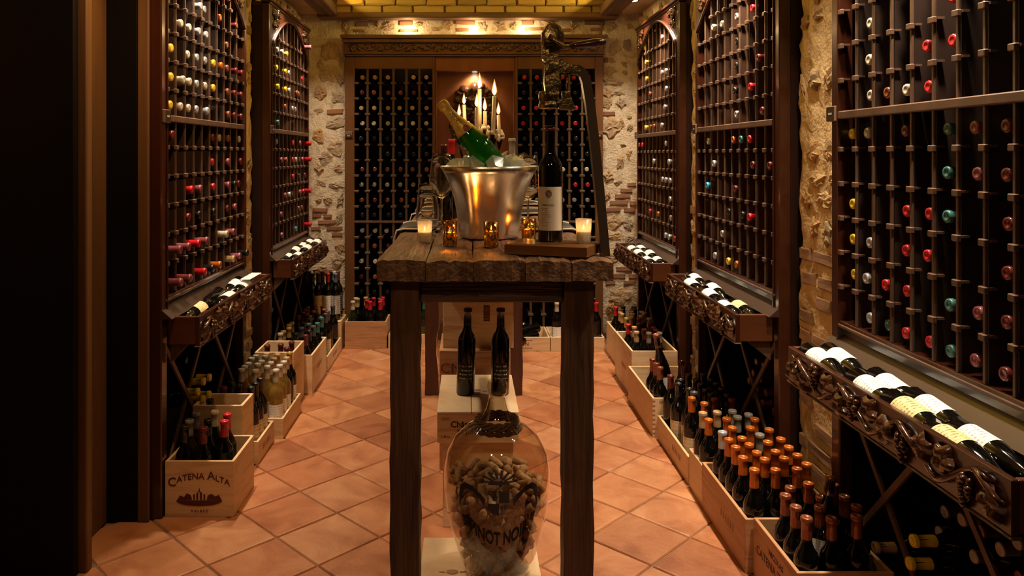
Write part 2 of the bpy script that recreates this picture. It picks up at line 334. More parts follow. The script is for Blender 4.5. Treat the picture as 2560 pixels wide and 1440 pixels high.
M['grey'] = plain('plaque_frame', (0.16,0.09,0.06), 0.4)
CAPC = {'red':(0.42,0.010,0.018),'maroon':(0.10,0.010,0.010),'plum':(0.20,0.05,0.06),'orange':(0.50,0.12,0.012),'copper':(0.24,0.065,0.028),'yellow':(0.66,0.46,0.03),
        'white':(0.46,0.41,0.33),'silver':(0.42,0.43,0.46),'teal':(0.03,0.12,0.11),'blue':(0.04,0.28,0.50),'black':(0.008,0.007,0.007),'tan':(0.42,0.27,0.13),'gold':(0.42,0.26,0.06),'slate':(0.05,0.05,0.06),'grey':(0.20,0.18,0.15)}
for k, c in CAPC.items(): M['cap_' + k] = plain(k + '_capsule', c, 0.30, 0.35 if k in ('silver','orange','copper','gold') else 0.0, 0.5, 0.2)

# ---------------------------------------------------------------- lettering
def text_mesh(s, size, warp=None, bold=0.0):
    cu = bpy.data.curves.new('lettering', 'FONT'); cu.body = s; cu.size = size; cu.align_x = 'CENTER'; cu.align_y = 'CENTER'; cu.extrude = 0.0004; cu.resolution_u = 3; cu.offset = bold
    to = bpy.data.objects.new('tmp_lettering', cu); C.objects.link(to)
    dg = bpy.context.evaluated_depsgraph_get(); me = bpy.data.meshes.new_from_object(to.evaluated_get(dg))
    bpy.data.objects.remove(to); bpy.data.curves.remove(cu); me.name = 'lettering'
    if warp:
        for v in me.vertices: v.co = warp(v.co)
    return me
FACE = {'near': (RAD(90),0,0), 'right_of_left': (RAD(90),0,RAD(90)), 'left_of_right': (RAD(90),0,RAD(-90)), 'up': (0,0,0)}
def lettering(s, size, root, wloc, face, mat='ink', warp=None, name='lettering', bold=0.0):
    me = text_mesh(s, size, warp, bold); me.materials.clear(); me.materials.append(M[mat]); return place(name, me, root, wloc, FACE[face])

# ---------------------------------------------------------------- bottles (local z is the axis, 0.30 m tall, label towards -y)
PROF = {'B': [(0,0.004),(0.022,0),(0.031,0),(0.034,0.004),(0.034,0.178),(0.0325,0.193),(0.027,0.208),(0.019,0.220),(0.0148,0.233),(0.0136,0.255),(0.0136,0.292),(0.0148,0.293),(0.0148,0.299),(0,0.300)],
        'U': [(0,0.004),(0.024,0),(0.034,0),(0.037,0.004),(0.037,0.135),(0.0355,0.155),(0.031,0.175),(0.024,0.198),(0.018,0.220),(0.0148,0.242),(0.0138,0.292),(0.0150,0.293),(0.0150,0.299),(0,0.300)],
        'W': [(0,0.004),(0.024,0),(0.041,0),(0.044,0.005),(0.044,0.125),(0.042,0.150),(0.035,0.180),(0.025,0.212),(0.0175,0.240),(0.0150,0.262),(0.0150,0.284),(0.0165,0.286),(0.0165,0.299),(0,0.300)]}
def body_mesh(kind, gl, n): return cached(('body', kind, gl, n), lambda: MB().lathe(PROF[kind], n).mesh('bottle_body', M[gl]))
def cap_mesh(kind, cap, n):
    e = 0.0012 if kind != 'W' else 0.0015
    r = 0.0150 if kind != 'W' else 0.0168
    return cached(('cap', kind, cap, n), lambda: MB().lathe([(r*0.98,0.243),(r,0.245),(r*0.95,0.262),(r*0.93,0.288),(r*1.06,0.289),(r*1.08,0.291),(r*1.08,0.2985),(r*0.98,0.3015),(r*0.55,0.3015),(r*0.5,0.3007),(0,0.3007)], n).mesh('capsule', M['cap_' + cap]))
def lab_mesh(kind, lab, z0, z1, half):
    def mk():
        r = {'B':0.0345,'U':0.0375,'W':0.0445}[kind]; k = 10; mb = MB(); v = []
        for i in range(k + 1):
            a = RAD(-90 + half * (2 * i / k - 1)); v += [(r*math.cos(a), r*math.sin(a), z0), (r*math.cos(a), r*math.sin(a), z1)]
        mb.add(v, [(2*i, 2*i+2, 2*i+3, 2*i+1) for i in range(k)], 0, True); return mb.mesh('label', M[lab], False)
    return cached(('lab', kind, lab, z0, z1, half), mk)
STUFF = MB(); STUFF_M = ['bglass']
def stuff_bottle(loc, rot, cap, h):
    from mathutils import Euler
    if 'cap_' + cap not in STUFF_M: STUFF_M.append('cap_' + cap)
    T = Matrix.Translation(loc) @ Euler(rot).to_matrix().to_4x4() @ Matrix.Diagonal((1, 1, h, 1)); r = 0.0150
    STUFF.lathe(PROF['B'], 12, 0, True, T)
    STUFF.lathe([(r*0.98,0.243),(r,0.245),(r*0.93,0.288),(r*1.08,0.291),(r*1.08,0.2985),(r*0.98,0.3015),(r*0.5,0.3007),(0,0.3007)], 12, STUFF_M.index('cap_' + cap), True, T)
def aim(v):          # axis along v, label side (-y) turned to the camera
    v = Vector(v).normalized(); y = Vector((0,1,0)); y = (y - v*y.dot(v)).normalized(); x = y.cross(v); return Matrix((x, y, v)).transposed().to_euler()
def bottle(label, loc, rot, cap, glass_='bglass', kind='B', lab=None, group=None, h=1.0, spin=0.0, n=16, lz=(0.045,0.135,62), name='wine_bottle', capsule=True, wide=1.0, stuff=False):
    if stuff: return stuff_bottle(loc, rot, cap, h)
    o = obj(name, body_mesh(kind, glass_, n), None, loc, rot, (wide, wide, h)); tag(o, label, 'bottle', group); ORG[o.name] = tuple(loc)
    if capsule: obj('capsule', cap_mesh(kind, cap, max(10, n - 4)), o)
    if lab: obj('label', lab_mesh(kind, lab, *lz), o, (0,0,0), (0,0,spin))
    return o

# ================================================================ the room
floor = struct('floor', MB().box((-1.75, 0.6, -0.08), (1.8, 5.75, -0.006)), M['grout'])
TS = 0.248
def tile_mesh(k):
    rnd = random.Random(k); h = TS / 2 - 0.0028; j = lambda: rnd.uniform(-0.0018, 0.0018)
    cs = [(-h+j(), -h+j()), (h+j(), -h+j()), (h+j(), h+j()), (-h+j(), h+j())]
    ring = lambda s, z: [(x*s, y*s, z + rnd.uniform(-0.0005, 0.0005)) for x, y in cs]
    v = ring(1.0, -0.010) + ring(1.0, -0.0045) + ring(0.975, -0.0008) + ring(0.93, 0.0)
    f = [(3,2,1,0)] + [(4*a+i, 4*a+(i+1) % 4, 4*a+4+(i+1) % 4, 4*a+4+i) for a in range(3) for i in range(4)] + [(12,13,14,15)]
    return MB().add(v, f).mesh('tile', M['tile'])
TILES = [tile_mesh(k) for k in range(6)]
ax, ay = -0.824, 3.428; q = TS / math.sqrt(2)
for i in range(-22, 23):
    for j in range(-22, 23):
        x = ax + q * (i + j + 1); y = ay + q * (i - j)      # tile centres, laid on the diagonal
        if -1.30 < x < 1.30 and 1.15 < y < 5.30:
            t = obj('tile', random.choice(TILES), floor, (x, y, random.uniform(-0.0008, 0.0004)), (0, 0, RAD(45 + 90*random.randint(0,3))))
# --- stone walls: plaster bed with stones and bricks proud of it
def rough_wall(mb, axis, c, a0, a1, z0, z1, deep, ragged=(0,0), amp=0.006, step=0.035, sgn=1):
    """wall patch facing -sgn on the given axis at coordinate c; runs a0..a1 sideways; edges may be ragged"""
    na = max(2, int((a1 - a0) / step)); nz = max(2, int((z1 - z0) / step)); v = []; f = []
    rnd = random.Random(int(a0 * 1000 + c * 77))
    wob = [[rnd.uniform(-1, 1) for _ in range(nz + 1)] for _ in range(2)]
    for s in range(2):
        for _ in range(1): wob[s] = [(wob[s][max(0,i-1)] + wob[s][i] + wob[s][min(nz,i+1)]) / 3 for i in range(nz + 1)]
    for layer in range(2):
        for iz in range(nz + 1):
            z = z0 + (z1 - z0) * iz / nz
            e0 = a0 + ragged[0] * (0.5 + wob[0][iz]); e1 = a1 - ragged[1] * (0.5 + wob[1][iz])
            for ia in range(na + 1):
                a = e0 + (e1 - e0) * ia / na
                d = c + (rnd.uniform(-amp, amp) if layer == 0 else sgn * deep)
                if layer == 0 and (ia in (0, na)) and ragged[0 if ia == 0 else 1] > 0: d += sgn * 0.012
                v.append((a, d, z) if axis == 'y' else (d, a, z))
    L = (na + 1) * (nz + 1); I = lambda l, ia, iz: l * L + iz * (na + 1) + ia
    for iz in range(nz):
        for ia in range(na):
            f.append((I(0,ia,iz), I(0,ia+1,iz), I(0,ia+1,iz+1), I(0,ia,iz+1))); f.append((I(1,ia,iz), I(1,ia,iz+1), I(1,ia+1,iz+1), I(1,ia+1,iz)))
        f.append((I(0,0,iz), I(0,0,iz+1), I(1,0,iz+1), I(1,0,iz))); f.append((I(0,na,iz), I(1,na,iz), I(1,na,iz+1), I(0,na,iz+1)))
    for ia in range(na):
        f.append((I(0,ia,0), I(1,ia,0), I(1,ia+1,0), I(0,ia+1,0))); f.append((I(0,ia,nz), I(0,ia+1,nz), I(1,ia+1,nz), I(1,ia,nz)))
    mb.add(v, f, 0, True)
BX0, BX1 = -0.865, 0.948     # opening of the back rack
mb = MB()
rough_wall(mb, 'y', YB, -1.45, BX0 - 0.004, 0, 2.5, 0.35); rough_wall(mb, 'y', YB, BX1 + 0.004, 1.50, 0, 2.5, 0.35); rough_wall(mb, 'y', YB, BX0 - 0.004, BX1 + 0.004, 2.135, 2.5, 0.35)
mb.box((-1.5, 5.72, 0), (1.55, 5.78, 2.5))
wall_back = struct('wall_back', mb, M['plaster'])
RK = {'Lnear': (-1, 2.725, 3.652), 'Lfar': (-1, 4.183, 5.110), 'Rnear': (1, 1.403, 2.330), 'Rmid': (1, 2.830, 3.757), 'Rfar': (1, 4.150, 5.077)}
ST = 0.05                     # outer stile width
mb = MB()
for a0, a1, rg in ((RK['Lnear'][2]+ST, RK['Lfar'][1]-ST, (0, 0.02)), (RK['Lfar'][2]+ST, YB, (0, 0))): rough_wall(mb, 'x', WL_X, a0, a1, 0, 2.16, 0.32, rg, sgn=-1)
rough_wall(mb, 'x', WL_X, 2.66, YB, 2.15, 2.5, 0.32, sgn=-1); mb.box((-1.56, 0.6, 0), (-1.50, 5.75, 2.5))
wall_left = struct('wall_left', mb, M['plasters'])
mb = MB()
for a0, a1, rg in ((RK['Rnear'][2]+ST, RK['Rmid'][1]-ST, (0, 0.03)), (RK['Rmid'][2]+ST, RK['Rfar'][1]-ST, (0, 0.02)), (RK['Rfar'][2]+ST, YB, (0, 0))): rough_wall(mb, 'x', WR_X, a0, a1, 0, 2.16, 0.32, rg)
rough_wall(mb, 'x', WR_X, 1.2, YB, 2.15, 2.5, 0.32); mb.box((1.53, 0.6, 0), (1.60, 5.75, 2.5))
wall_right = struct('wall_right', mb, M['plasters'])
def stone_mesh(k, mat='stone'):
    rnd = random.Random(100 + k); n = 13; v = []; f = []
    rad = [rnd.choice((0.66, 0.80, 0.95, 1.08)) * rnd.uniform(0.92, 1.05) for _ in range(n)]
    for s, y in ((1.0, 0.20), (0.95, -0.45), (0.68, -0.75), (0.34, -0.85)):
        for i in range(n):
            a = 2 * math.pi * i / n; r = rad[i] * s * rnd.uniform(0.93, 1.07); v.append((0.5*r*math.cos(a), y + (rnd.uniform(-0.38, 0.30) if s < 0.96 else 0), 0.5*r*math.sin(a)))
    v.append((0, -0.9 + rnd.uniform(-0.25, 0.2), 0))
    for l in range(3):
        for i in range(n): f.append((l*n+i, l*n+(i+1) % n, (l+1)*n+(i+1) % n, (l+1)*n+i))
    for i in range(n): f.append((3*n+i, 3*n+(i+1) % n, 4*n))
    return MB().add(v, f, 0, False).mesh('stone', M[mat])
def brick_mesh(k, mat):
    rnd = random.Random(200 + k); j = lambda a: rnd.uniform(-a, a); v = []
    for s, y in ((1.0, 0.3), (0.98, -0.7), (0.90, -1.0)):
        for x, z in ((-.5,-.5),(0,-.5),(.5,-.5),(.5,0),(.5,.5),(0,.5),(-.5,.5),(-.5,0)): v.append((x*s + j(0.03), y + j(0.1), z*(s if y > -1 else 0.82) + j(0.06)))
    f = [(8*a+i, 8*a+(i+1) % 8, 8*a+8+(i+1) % 8, 8*a+8+i) for a in range(2) for i in range(8)] + [tuple(range(16, 24))]
    return MB().add(v, f).mesh('brick', mat)
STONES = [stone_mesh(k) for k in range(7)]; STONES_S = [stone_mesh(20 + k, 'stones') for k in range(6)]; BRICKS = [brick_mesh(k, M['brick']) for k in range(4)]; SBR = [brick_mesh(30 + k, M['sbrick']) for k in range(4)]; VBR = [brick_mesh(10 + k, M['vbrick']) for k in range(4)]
def bpiece(x, y, w_, h_, kind, d=YB, root=wall_back, dep=None):
    X, Y, Z = P(x, y, d); s = d / F
    if Z - 0.5*h_*s < 0.01: return
    if kind == 'b': obj('brick', random.choice(BRICKS), root, (X, d, Z), (0, RAD(random.uniform(-2,2)), 0), (w_*s, dep or 0.010, h_*s))
    else: obj('stone', random.choice(STONES), root, (X, d + 0.002, Z), (0, RAD(random.uniform(-25,25)), 0), (w_*s*1.16, dep or random.uniform(0.009, 0.018), h_*s*1.12))
for a in [(828,127,50,46,'s'),(824,180,58,52,'s'),(802,232,28,34,'s'),(845,240,34,36,'s'),(838,279,40,12,'b'),(838,306,50,30,'s'),(796,338,30,40,'s'),(840,368,40,44,'s'),(815,395,34,34,'s'),
          (838,462,38,18,'s'),(803,455,26,18,'s'),(819,497,20,26,'s'),(850,500,16,34,'s'),(800,525,36,10,'b'),(792,539,22,9,'b'),(819,540,20,8,'b'),(818,555,44,9,'b'),(790,571,24,8,'b'),(837,571,40,9,'b'),(843,586,26,8,'b'),
          (848,545,16,34,'s'),(850,615,26,36,'s'),(842,652,36,38,'s'),(800,672,34,16,'s'),(793,690,26,10,'b'),(826,679,34,10,'b'),(812,712,40,22,'s'),(850,722,24,30,'s'),(800,745,30,24,'s'),(840,765,38,26,'s'),(808,788,34,14,'b'),
          (845,420,22,22,'s'),(797,420,20,26,'s'),(797,275,24,20,'s'),(850,200,14,30,'s'),(852,150,14,40,'s'),(800,160,16,26,'s'),(797,500,14,12,'s')]: bpiece(*a)
for a in [(1522,178,34,26,'s'),(1522,202,40,24,'s'),(1561,160,22,14,'s'),(1562,182,16,12,'s'),(1519,234,24,28,'s'),(1519,258,22,26,'s'),(1546,232,28,12,'s'),(1552,258,22,28,'s'),(1522,284,32,10,'b'),(1574,293,12,10,'s'),
          (1554,305,12,34,'s'),(1531,318,40,50,'s'),(1575,320,14,18,'s'),(1558,362,14,8,'s'),(1573,384,14,26,'s'),(1552,402,20,40,'s'),(1520,440,26,28,'s'),(1545,455,20,14,'s'),(1579,461,22,9,'b'),(1566,476,30,9,'b'),(1557,490,38,10,'b'),
          (1547,507,44,10,'b'),(1583,508,16,10,'b'),(1534,524,34,10,'b'),(1574,525,28,10,'b'),(1518,490,14,26,'s'),(1533,556,44,38,'s'),(1570,560,26,34,'s'),(1536,590,40,20,'s'),(1575,600,22,24,'s'),(1560,672,40,10,'b'),(1530,645,30,24,'s'),(1540,690,46,11,'b'),
          (1582,690,20,10,'b'),(1526,706,24,9,'b'),(1574,706,30,9,'b'),(1552,742,56,46,'s'),(1526,770,26,30,'s'),(1585,770,20,30,'s'),(1535,120,32,40,'s'),(1528,150,22,14,'s'),(1568,112,22,34,'s'),(1548,208,20,14,'s'),(1515,150,10,12,'b')]: bpiece(*a)
for a in [(1015,58,33,11,'b'),(1022,77,46,6,'b'),(1163,57,50,10,'b'),(1157,75,30,8,'b'),(1319,57,30,11,'b'),(1334,73,42,7,'b'),(1486,57,50,10,'b'),(1490,74,28,8,'b'),(905,61,34,10,'b'),(898,77,30,7,'b'),(968,66,44,24,'s'),(1045,60,18,16,'s'),(1120,62,24,26,'s'),
          (1205,66,24,26,'s'),(1249,65,32,26,'s'),(1287,67,24,20,'s'),(1372,57,34,16,'s'),(1432,64,24,20,'s'),(1090,72,24,10,'s'),(945,60,14,14,'s'),(1410,76,30,8,'b'),(862,66,16,22,'s'),(1530,66,26,22,'s'),(1572,66,20,16,'s')]: bpiece(*a)
def pier(root, sgn, X, a0, a1, low, seed):
    rnd = random.Random(seed); z = 0.03; rot = RAD(90 if sgn < 0 else -90)
    while z < 2.12:
        if z < low or rnd.random() < 0.16:
            h = 0.042; a = a0 + rnd.uniform(0.0, 0.05)
            while a < a1 - 0.05:
                w_ = rnd.uniform(0.10, 0.18); w_ = min(w_, a1 - a - 0.01)
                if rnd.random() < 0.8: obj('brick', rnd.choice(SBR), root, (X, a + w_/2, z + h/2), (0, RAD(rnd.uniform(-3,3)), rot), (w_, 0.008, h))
                a += w_ + 0.018
            z += h + rnd.uniform(0.016, 0.05)
        else:
            h = rnd.uniform(0.06, 0.13); a = a0 + rnd.uniform(0.0, 0.06)
            while a < a1 - 0.04:
                w_ = min(rnd.uniform(0.06, 0.15), a1 - a - 0.008)
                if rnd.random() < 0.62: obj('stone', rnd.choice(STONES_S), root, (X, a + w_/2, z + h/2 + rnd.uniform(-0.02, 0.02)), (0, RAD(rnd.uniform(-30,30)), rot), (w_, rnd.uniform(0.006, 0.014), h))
                a += w_ + 0.02
            z += h + 0.015
pier(wall_left, -1, WL_X, 3.80, 4.10, 0.80, 1); pier(wall_right, 1, WR_X, 2.45, 2.74, 0.85, 2); pier(wall_right, 1, WR_X, 3.85, 4.08, 0.7, 3); pier(wall_right, 1, WR_X, 5.14, 5.31, 0.9, 5)
for y0, y1, z, root, X, rot in ((2.75,5.2,2.225,wall_left,WL_X,90),(1.5,5.2,2.225,wall_right,WR_X,-90)):
    y = y0
    while y < y1:
        wd = random.uniform(0.07, 0.16)
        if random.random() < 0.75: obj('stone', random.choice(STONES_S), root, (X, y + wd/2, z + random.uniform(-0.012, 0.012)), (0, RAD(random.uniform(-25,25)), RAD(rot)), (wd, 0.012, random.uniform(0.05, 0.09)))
        y += wd + 0.02
# --- ceiling: plaster strips, beams, brick vault in the coffer
mb = MB(); mb.box((-1.5, 1.0, ZC), (-1.0, YB + 0.05, ZC + 0.05)); mb.box((1.0, 1.0, ZC), (1.55, YB + 0.05, ZC + 0.05))
mb.box((-1.1, 1.0, 2.62), (1.1, YB + 0.1, 2.70)); mb.box((-1.06, 1.0, ZC), (-0.98, YB, 2.64)); mb.box((0.98, 1.0, ZC), (1.06, YB, 2.64)); mb.box((-1.0, 5.27, ZC), (1.0, YB + 0.02, 2.66))
ceiling = struct('ceiling', mb, M['ceilp'])
struct('trim_1', MB().box((-1.035, 1.0, 2.262), (-0.905, 5.20, 2.325), 0.006), M['beam'])
struct('trim_2', MB().box((0.912, 1.0, 2.262), (1.045, 5.20, 2.325), 0.006), M['beam'])
struct('trim_3', MB().box((-1.045, 5.202, 2.243), (1.045, YB - 0.012, 2.282), 0.006), M['beamx'])
struct('trim_7', MB().box((-0.960, 1.0, 2.258), (-0.945, 5.20, 2.2615), 0.001).box((0.945, 1.0, 2.258), (0.960, 5.20, 2.2615), 0.001), M['beam'])
v = []; f = []
for k in range(12):
    an = RAD(-4 + k*8.6); v += [(-1.02, 4.66 + 0.592*math.cos(an), 2.285 + 0.322*math.sin(an)), (1.02, 4.66 + 0.592*math.cos(an), 2.285 + 0.322*math.sin(an))]
for k in range(11): f.append((2*k, 2*k+1, 2*k+3, 2*k+2))
obj('vault_bed', MB().add(v, f, 0, True).mesh('vault_bed', M['vmortar'], False), ceiling)
for k in range(9):             # vault rows rise from the back beam towards the camera
    an = RAD(4 + k * 10.0); y = 4.66 + 0.58 * math.cos(an); z = 2.285 + 0.31 * math.sin(an); tilt = math.atan2(0.31 * math.cos(an), 0.58 * math.sin(an))
    x = -1.02 + (0.11 if k % 2 else 0)
    while x < 0.98:
        wd = random.uniform(0.185, 0.215)
        obj('brick', random.choice(VBR), ceiling, (x + wd/2, y, z), (-(math.pi/2 - tilt), 0, 0), (wd, 0.016, 0.062 if k < 5 else 0.09)); x += wd + 0.010
for x in (-0.94, 0.94):
    for k in range(16):
        for r in range(2): obj('brick', random.choice(VBR), ceiling, (x * 1.035, 1.2 + k*0.225 + 0.1*r, 2.34 + 0.075*r), (0, 0, RAD(90 if x < 0 else -90)), (0.21, 0.014, 0.064))
# --- recessed ceiling spots
for i, (x, y, p) in enumerate(SPOTS):
    side = 'left' if x < 0 else 'right'; n_ = [s for s in SPOTS if (s[0] < 0) == (x < 0)]; k = sorted(s[1] for s in n_).index(y) + 1
    t = thing('ceiling_spotlight', f'round recessed ceiling spotlight, {ORD[k]} from the front along the {side} wall', 'spotlight', (x, y, ZC), 'recessed spotlights in the plaster ceiling')
    part('ring', MB().lathe([(0.036,-0.004),(0.040,-0.005),(0.046,-0.003),(0.047,0.0)], 20, M=Matrix.Translation((x, y, ZC))), M['brass'], t)
    part('bulb', MB().lathe([(0,-0.002),(0.034,-0.002)], 20, M=Matrix.Translation((x, y, ZC))), M['lampglow'], t)
# --- dark doors and jambs at the left
def panel(name, x0, x1, y0, y1, mat, z1=2.5): return struct(name, MB().box((x0, y0, 0), (x1, y1, z1), 0.004), mat)
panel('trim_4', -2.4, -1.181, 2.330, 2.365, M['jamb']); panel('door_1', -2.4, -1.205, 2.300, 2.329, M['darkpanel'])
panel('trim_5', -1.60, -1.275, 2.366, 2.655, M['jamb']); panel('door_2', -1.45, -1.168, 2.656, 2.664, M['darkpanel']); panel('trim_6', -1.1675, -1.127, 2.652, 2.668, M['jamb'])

# ================================================================ wine racks along the walls
NAMES = {'Lnear': 'near left rack', 'Lfar': 'far left rack', 'Rnear': 'nearest right rack', 'Rmid': 'middle right rack', 'Rfar': 'far right rack'}
ZR = {-1: 1.430, 1: 1.420}; ZT = {-1: 0.715, 1: 0.700}; XT = {-1: -0.965, 1: 1.0}
ZTOP, ZSPR, ZAPEX, ZGB = 2.14, 1.90, 2.10, 0.785
def leaf_mesh():
    n = 25; v = []; f = []
    for s, y in ((1.0, 0.0), (0.82, -0.22), (0.5, -0.42), (0.2, -0.30)):
        for i in range(n):
            a = 2*math.pi*i/n; r = 0.5 * (0.62 + 0.38 * abs(math.cos(2.5*a))) * s; v.append((r*math.sin(a), y - 0.14*math.sin(3*a)*s, r*math.cos(a)))
    v.append((0, -0.22, 0))
    for l in range(3):
        for i in range(n): f.append((l*n+i, l*n+(i+1) % n, (l+1)*n+(i+1) % n, (l+1)*n+i))
    for i in range(n): f.append((3*n+i, 3*n+(i+1) % n, 4*n))
    return MB().add(v, f, 0, True).mesh('leaf', M['carve'])
LEAF = leaf_mesh()
def grape_mesh():
    mb = MB()
    for r, cnt in enumerate((3, 4, 3, 2, 1)):
        for k in range(cnt): mb.ball(((k - (cnt-1)/2) * 0.24, -0.12 - 0.10*(k % 2), 0.45 - r*0.22), 0.15, 7, 4)
    return mb.mesh('grape_cluster', M['carve'])
GRAPE = grape_mesh()
def arch_z(t): return ZSPR + (ZAPEX - ZSPR) * math.sin(math.pi/2 * (1 - abs(2*t - 1)) ** 0.9)
def side_rack(key):
    s, d0, d1 = RK[key]; XF = XL if s < 0 else XR; zr = ZR[s]; zt = ZT[s]; L = d1 - d0
    X = lambda p: XF + s * p
    def rb(mb, a, b, p0, p1, z0, z1, c=0.0): return mb.box((X(p0), a, z0), (X(p1), b, z1), c)
    desc = {'Lnear': 'tall dark wooden wine rack with arched top on the left wall, beside the dark doorway', 'Lfar': 'tall dark arched wine rack on the left wall nearest the back stone corner',
            'Rnear': 'tall dark wine rack on the right wall, cut by the right picture edge', 'Rmid': 'dark arched wine rack in the middle of the right wall between stone piers', 'Rfar': 'dark arched wine rack on the right wall nearest the back corner'}[key]
    root = thing('wine_rack', desc, 'wine rack', (XF, (d0+d1)/2, 0), 'wine racks along the side walls')
    for a, b in ((d0-ST, d0), (d1, d1+ST)):
        part('stile', rb(MB(), a, b, 0, 0.045, 0, ZTOP, 0.004), M['mahog'], root)
        part('stile_bead', rb(MB(), (b-0.008 if a < d0 else a+0.001), (b-0.001 if a < d0 else a+0.008), -0.006, 0.0, zt+0.01, ZSPR, 0.002), M['mahog'], root)
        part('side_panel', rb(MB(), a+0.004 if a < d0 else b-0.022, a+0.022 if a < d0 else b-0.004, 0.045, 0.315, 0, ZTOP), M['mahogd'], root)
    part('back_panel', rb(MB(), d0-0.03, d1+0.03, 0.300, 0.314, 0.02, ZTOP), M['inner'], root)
    part('top_panel', rb(MB(), d0-ST, d1+ST, 0.046, 0.300, ZTOP-0.02, ZTOP), M['mahog'], root)
    # arched spandrel board with carved corners
    N = 28; v = []; f = []
    for i in range(N + 1):
        t = i / N; y = d0 + L*t; za = arch_z(t)
        v += [(X(0.0), y, za), (X(0.0), y, ZTOP), (X(0.022), y, za), (X(0.022), y, ZTOP)]
    for i in range(N):
        a = 4*i; b = a + 4; f += [(a, b, b+1, a+1), (a+2, a+3, b+3, b+2), (a, a+2, b+2, b), (a+1, b+1, b+3, a+3)]
    f += [(0,1,3,2), (4*N, 4*N+2, 4*N+3, 4*N+1)]
    sp = part('arch_board', MB().add(v, f), M['mahog'], root)
    edge = [(X(-0.004), d0 + L*i/N, arch_z(i/N) + 0.006) for i in range(N + 1)]
    part('arch_molding', MB().tube(edge, 0.008, 6), M['mahog'], root)
    part('top_molding', rb(rb(MB(), d0-ST-0.006, d1+ST+0.006, -0.014, 0.05, ZTOP, ZTOP+0.018, 0.004), d0-ST, d1+ST, -0.006, 0.05, ZTOP-0.014, ZTOP, 0.003), M['mahog'], root)
    rz = RAD(-90 if s > 0 else 90)
    for t in (0.035, 0.085, 0.14, 0.05, 0.10):
        for m in (0, 1):
            tt = t if not m else 1 - t; zc = ZTOP - 0.045 - (0.07 if t in (0.05, 0.035) and t == 0.05 else 0) - (0.0 if t != 0.10 else 0.05)
            if zc - 0.03 < arch_z(tt): zc = max(zc, arch_z(tt) + 0.035)
            place('carved_leaf', LEAF, root, (X(-0.002), d0 + L*tt, zc), (0, RAD(random.uniform(-60,60)), rz), (0.062, 0.03, 0.062))
    for m in (0.06, 0.94): place('carved_grapes', GRAPE, root, (X(-0.002), d0 + L*m, ZTOP - 0.075), (0, 0, rz), (0.045, 0.04, 0.06))
    # middle rail, bottom rail, ledge
    part('middle_rail', rb(MB(), d0, d1, -0.006, 0.026, zr-0.012, zr+0.012, 0.003), M['bars'], root)
    part('bottom_rail', rb(MB(), d0, d1, 0.000, 0.30, ZGB-0.014, ZGB, 0.002), M['mahog'], root)
    lv = [(X(0.006), d0-0.045, zt), (X(0.006), d1+0.045, zt), (X(0.004), d1, ZGB-0.012), (X(0.004), d0, ZGB-0.012)]
    a0 = X(0.0); le = MB(); pr_ = [(-0.036, zt-0.004), (0.014, zt+0.040), (0.014, ZGB-0.020), (0.022, ZGB-0.020), (0.022, zt-0.004)]
    ya, yb = d0-ST+0.002, d1+ST-0.002; le.add([(X(p_), ya, z_) for p_, z_ in pr_] + [(X(p_), yb, z_) for p_, z_ in pr_], [(0,1,2,3,4), (9,8,7,6,5)] + [(i, (i+1) % 5, 5+(i+1) % 5, 5+i) for i in range(5)])
    part('sloping_ledge', le, M['ledge'], root)
    part('ledge_strip', rb(MB(), d0-0.01, d1+0.01, -0.004, 0.02, ZGB-0.020, ZGB-0.010, 0.002), M['bars'], root)
    # bars and bottle rests
    RUN = cached(('runner', s), lambda: MB().box((s*-0.004, -0.0115, -0.008), (s*0.008, 0.0115, 0.008), 0.002).box((s*0.008, -0.015, 0.001), (s*0.024, 0.015, 0.007)).mesh('bottle_rest', M['bars']))
    for c in range(0, 11):
        y = d0 + c*PITCH; t = (y - d0) / L
        ztop = arch_z(min(1, max(0, t)))
        if 0 < c < 10:
            part('bar', rb(MB(), y-0.0048, y+0.0048, 0.003, 0.010, ZGB, ztop, 0.0015), M['bars'], root)
            part('divider', rb(MB(), y-0.003, y+0.003, 0.0125, 0.298, ZGB, ztop), M['inner' if key in ('Lnear', 'Rnear') else 'inner_lit'], root)  # near racks keep the dark wood, the others take the lit-looking copy
        for k in list(range(-5, 0)) + list(range(1, 7)):
            z = zr + k*ROW
            if z < ztop - 0.04:
                yy = y + (0.006 if c == 0 else -0.006 if c == 10 else 0)
                place('bottle_rest', RUN, root, (X(0.0), yy, z))
    # display tray
    xt = XT[s]; b0, b1 = d0 - 0.02, d1 + 0.02; zb = zt - 0.105
    tb = MB(); tb.box((xt + s*0.016, b0 + 0.016, zt - 0.085), (X(-0.012), b1 - 0.016, zt - 0.073))
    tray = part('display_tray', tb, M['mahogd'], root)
    part('tray_front', MB().box((xt, b0, zb), (xt + s*0.015, b1, zt), 0.002), M['mahog'], tray)
    for a in (b0, b1 - 0.015): part('tray_end', MB().box((xt + s*0.0155, a, zb + 0.004), (X(-0.0115), a + 0.015, zt), 0.002), M['end_lit'], tray)
    part('tray_lip', MB().box((xt - s*0.004, b0 - 0.003, zb - 0.006), (xt + s*0.02, b1 + 0.003, zb - 0.0005), 0.002), M['bars'], tray)
    pts = []; K = 80
    for i in range(K + 1):
        y = b0 + 0.02 + (b1 - b0 - 0.04)*i/K; ph = 2*math.pi*i/K*3.5
        pts.append((xt - s*(0.006 + 0.006*math.sin(2*ph)), y, zt - 0.055 + 0.034*math.sin(ph)))
    part('vine_stem', MB().tube(pts, 0.0072, 7), M['carve'], tray)
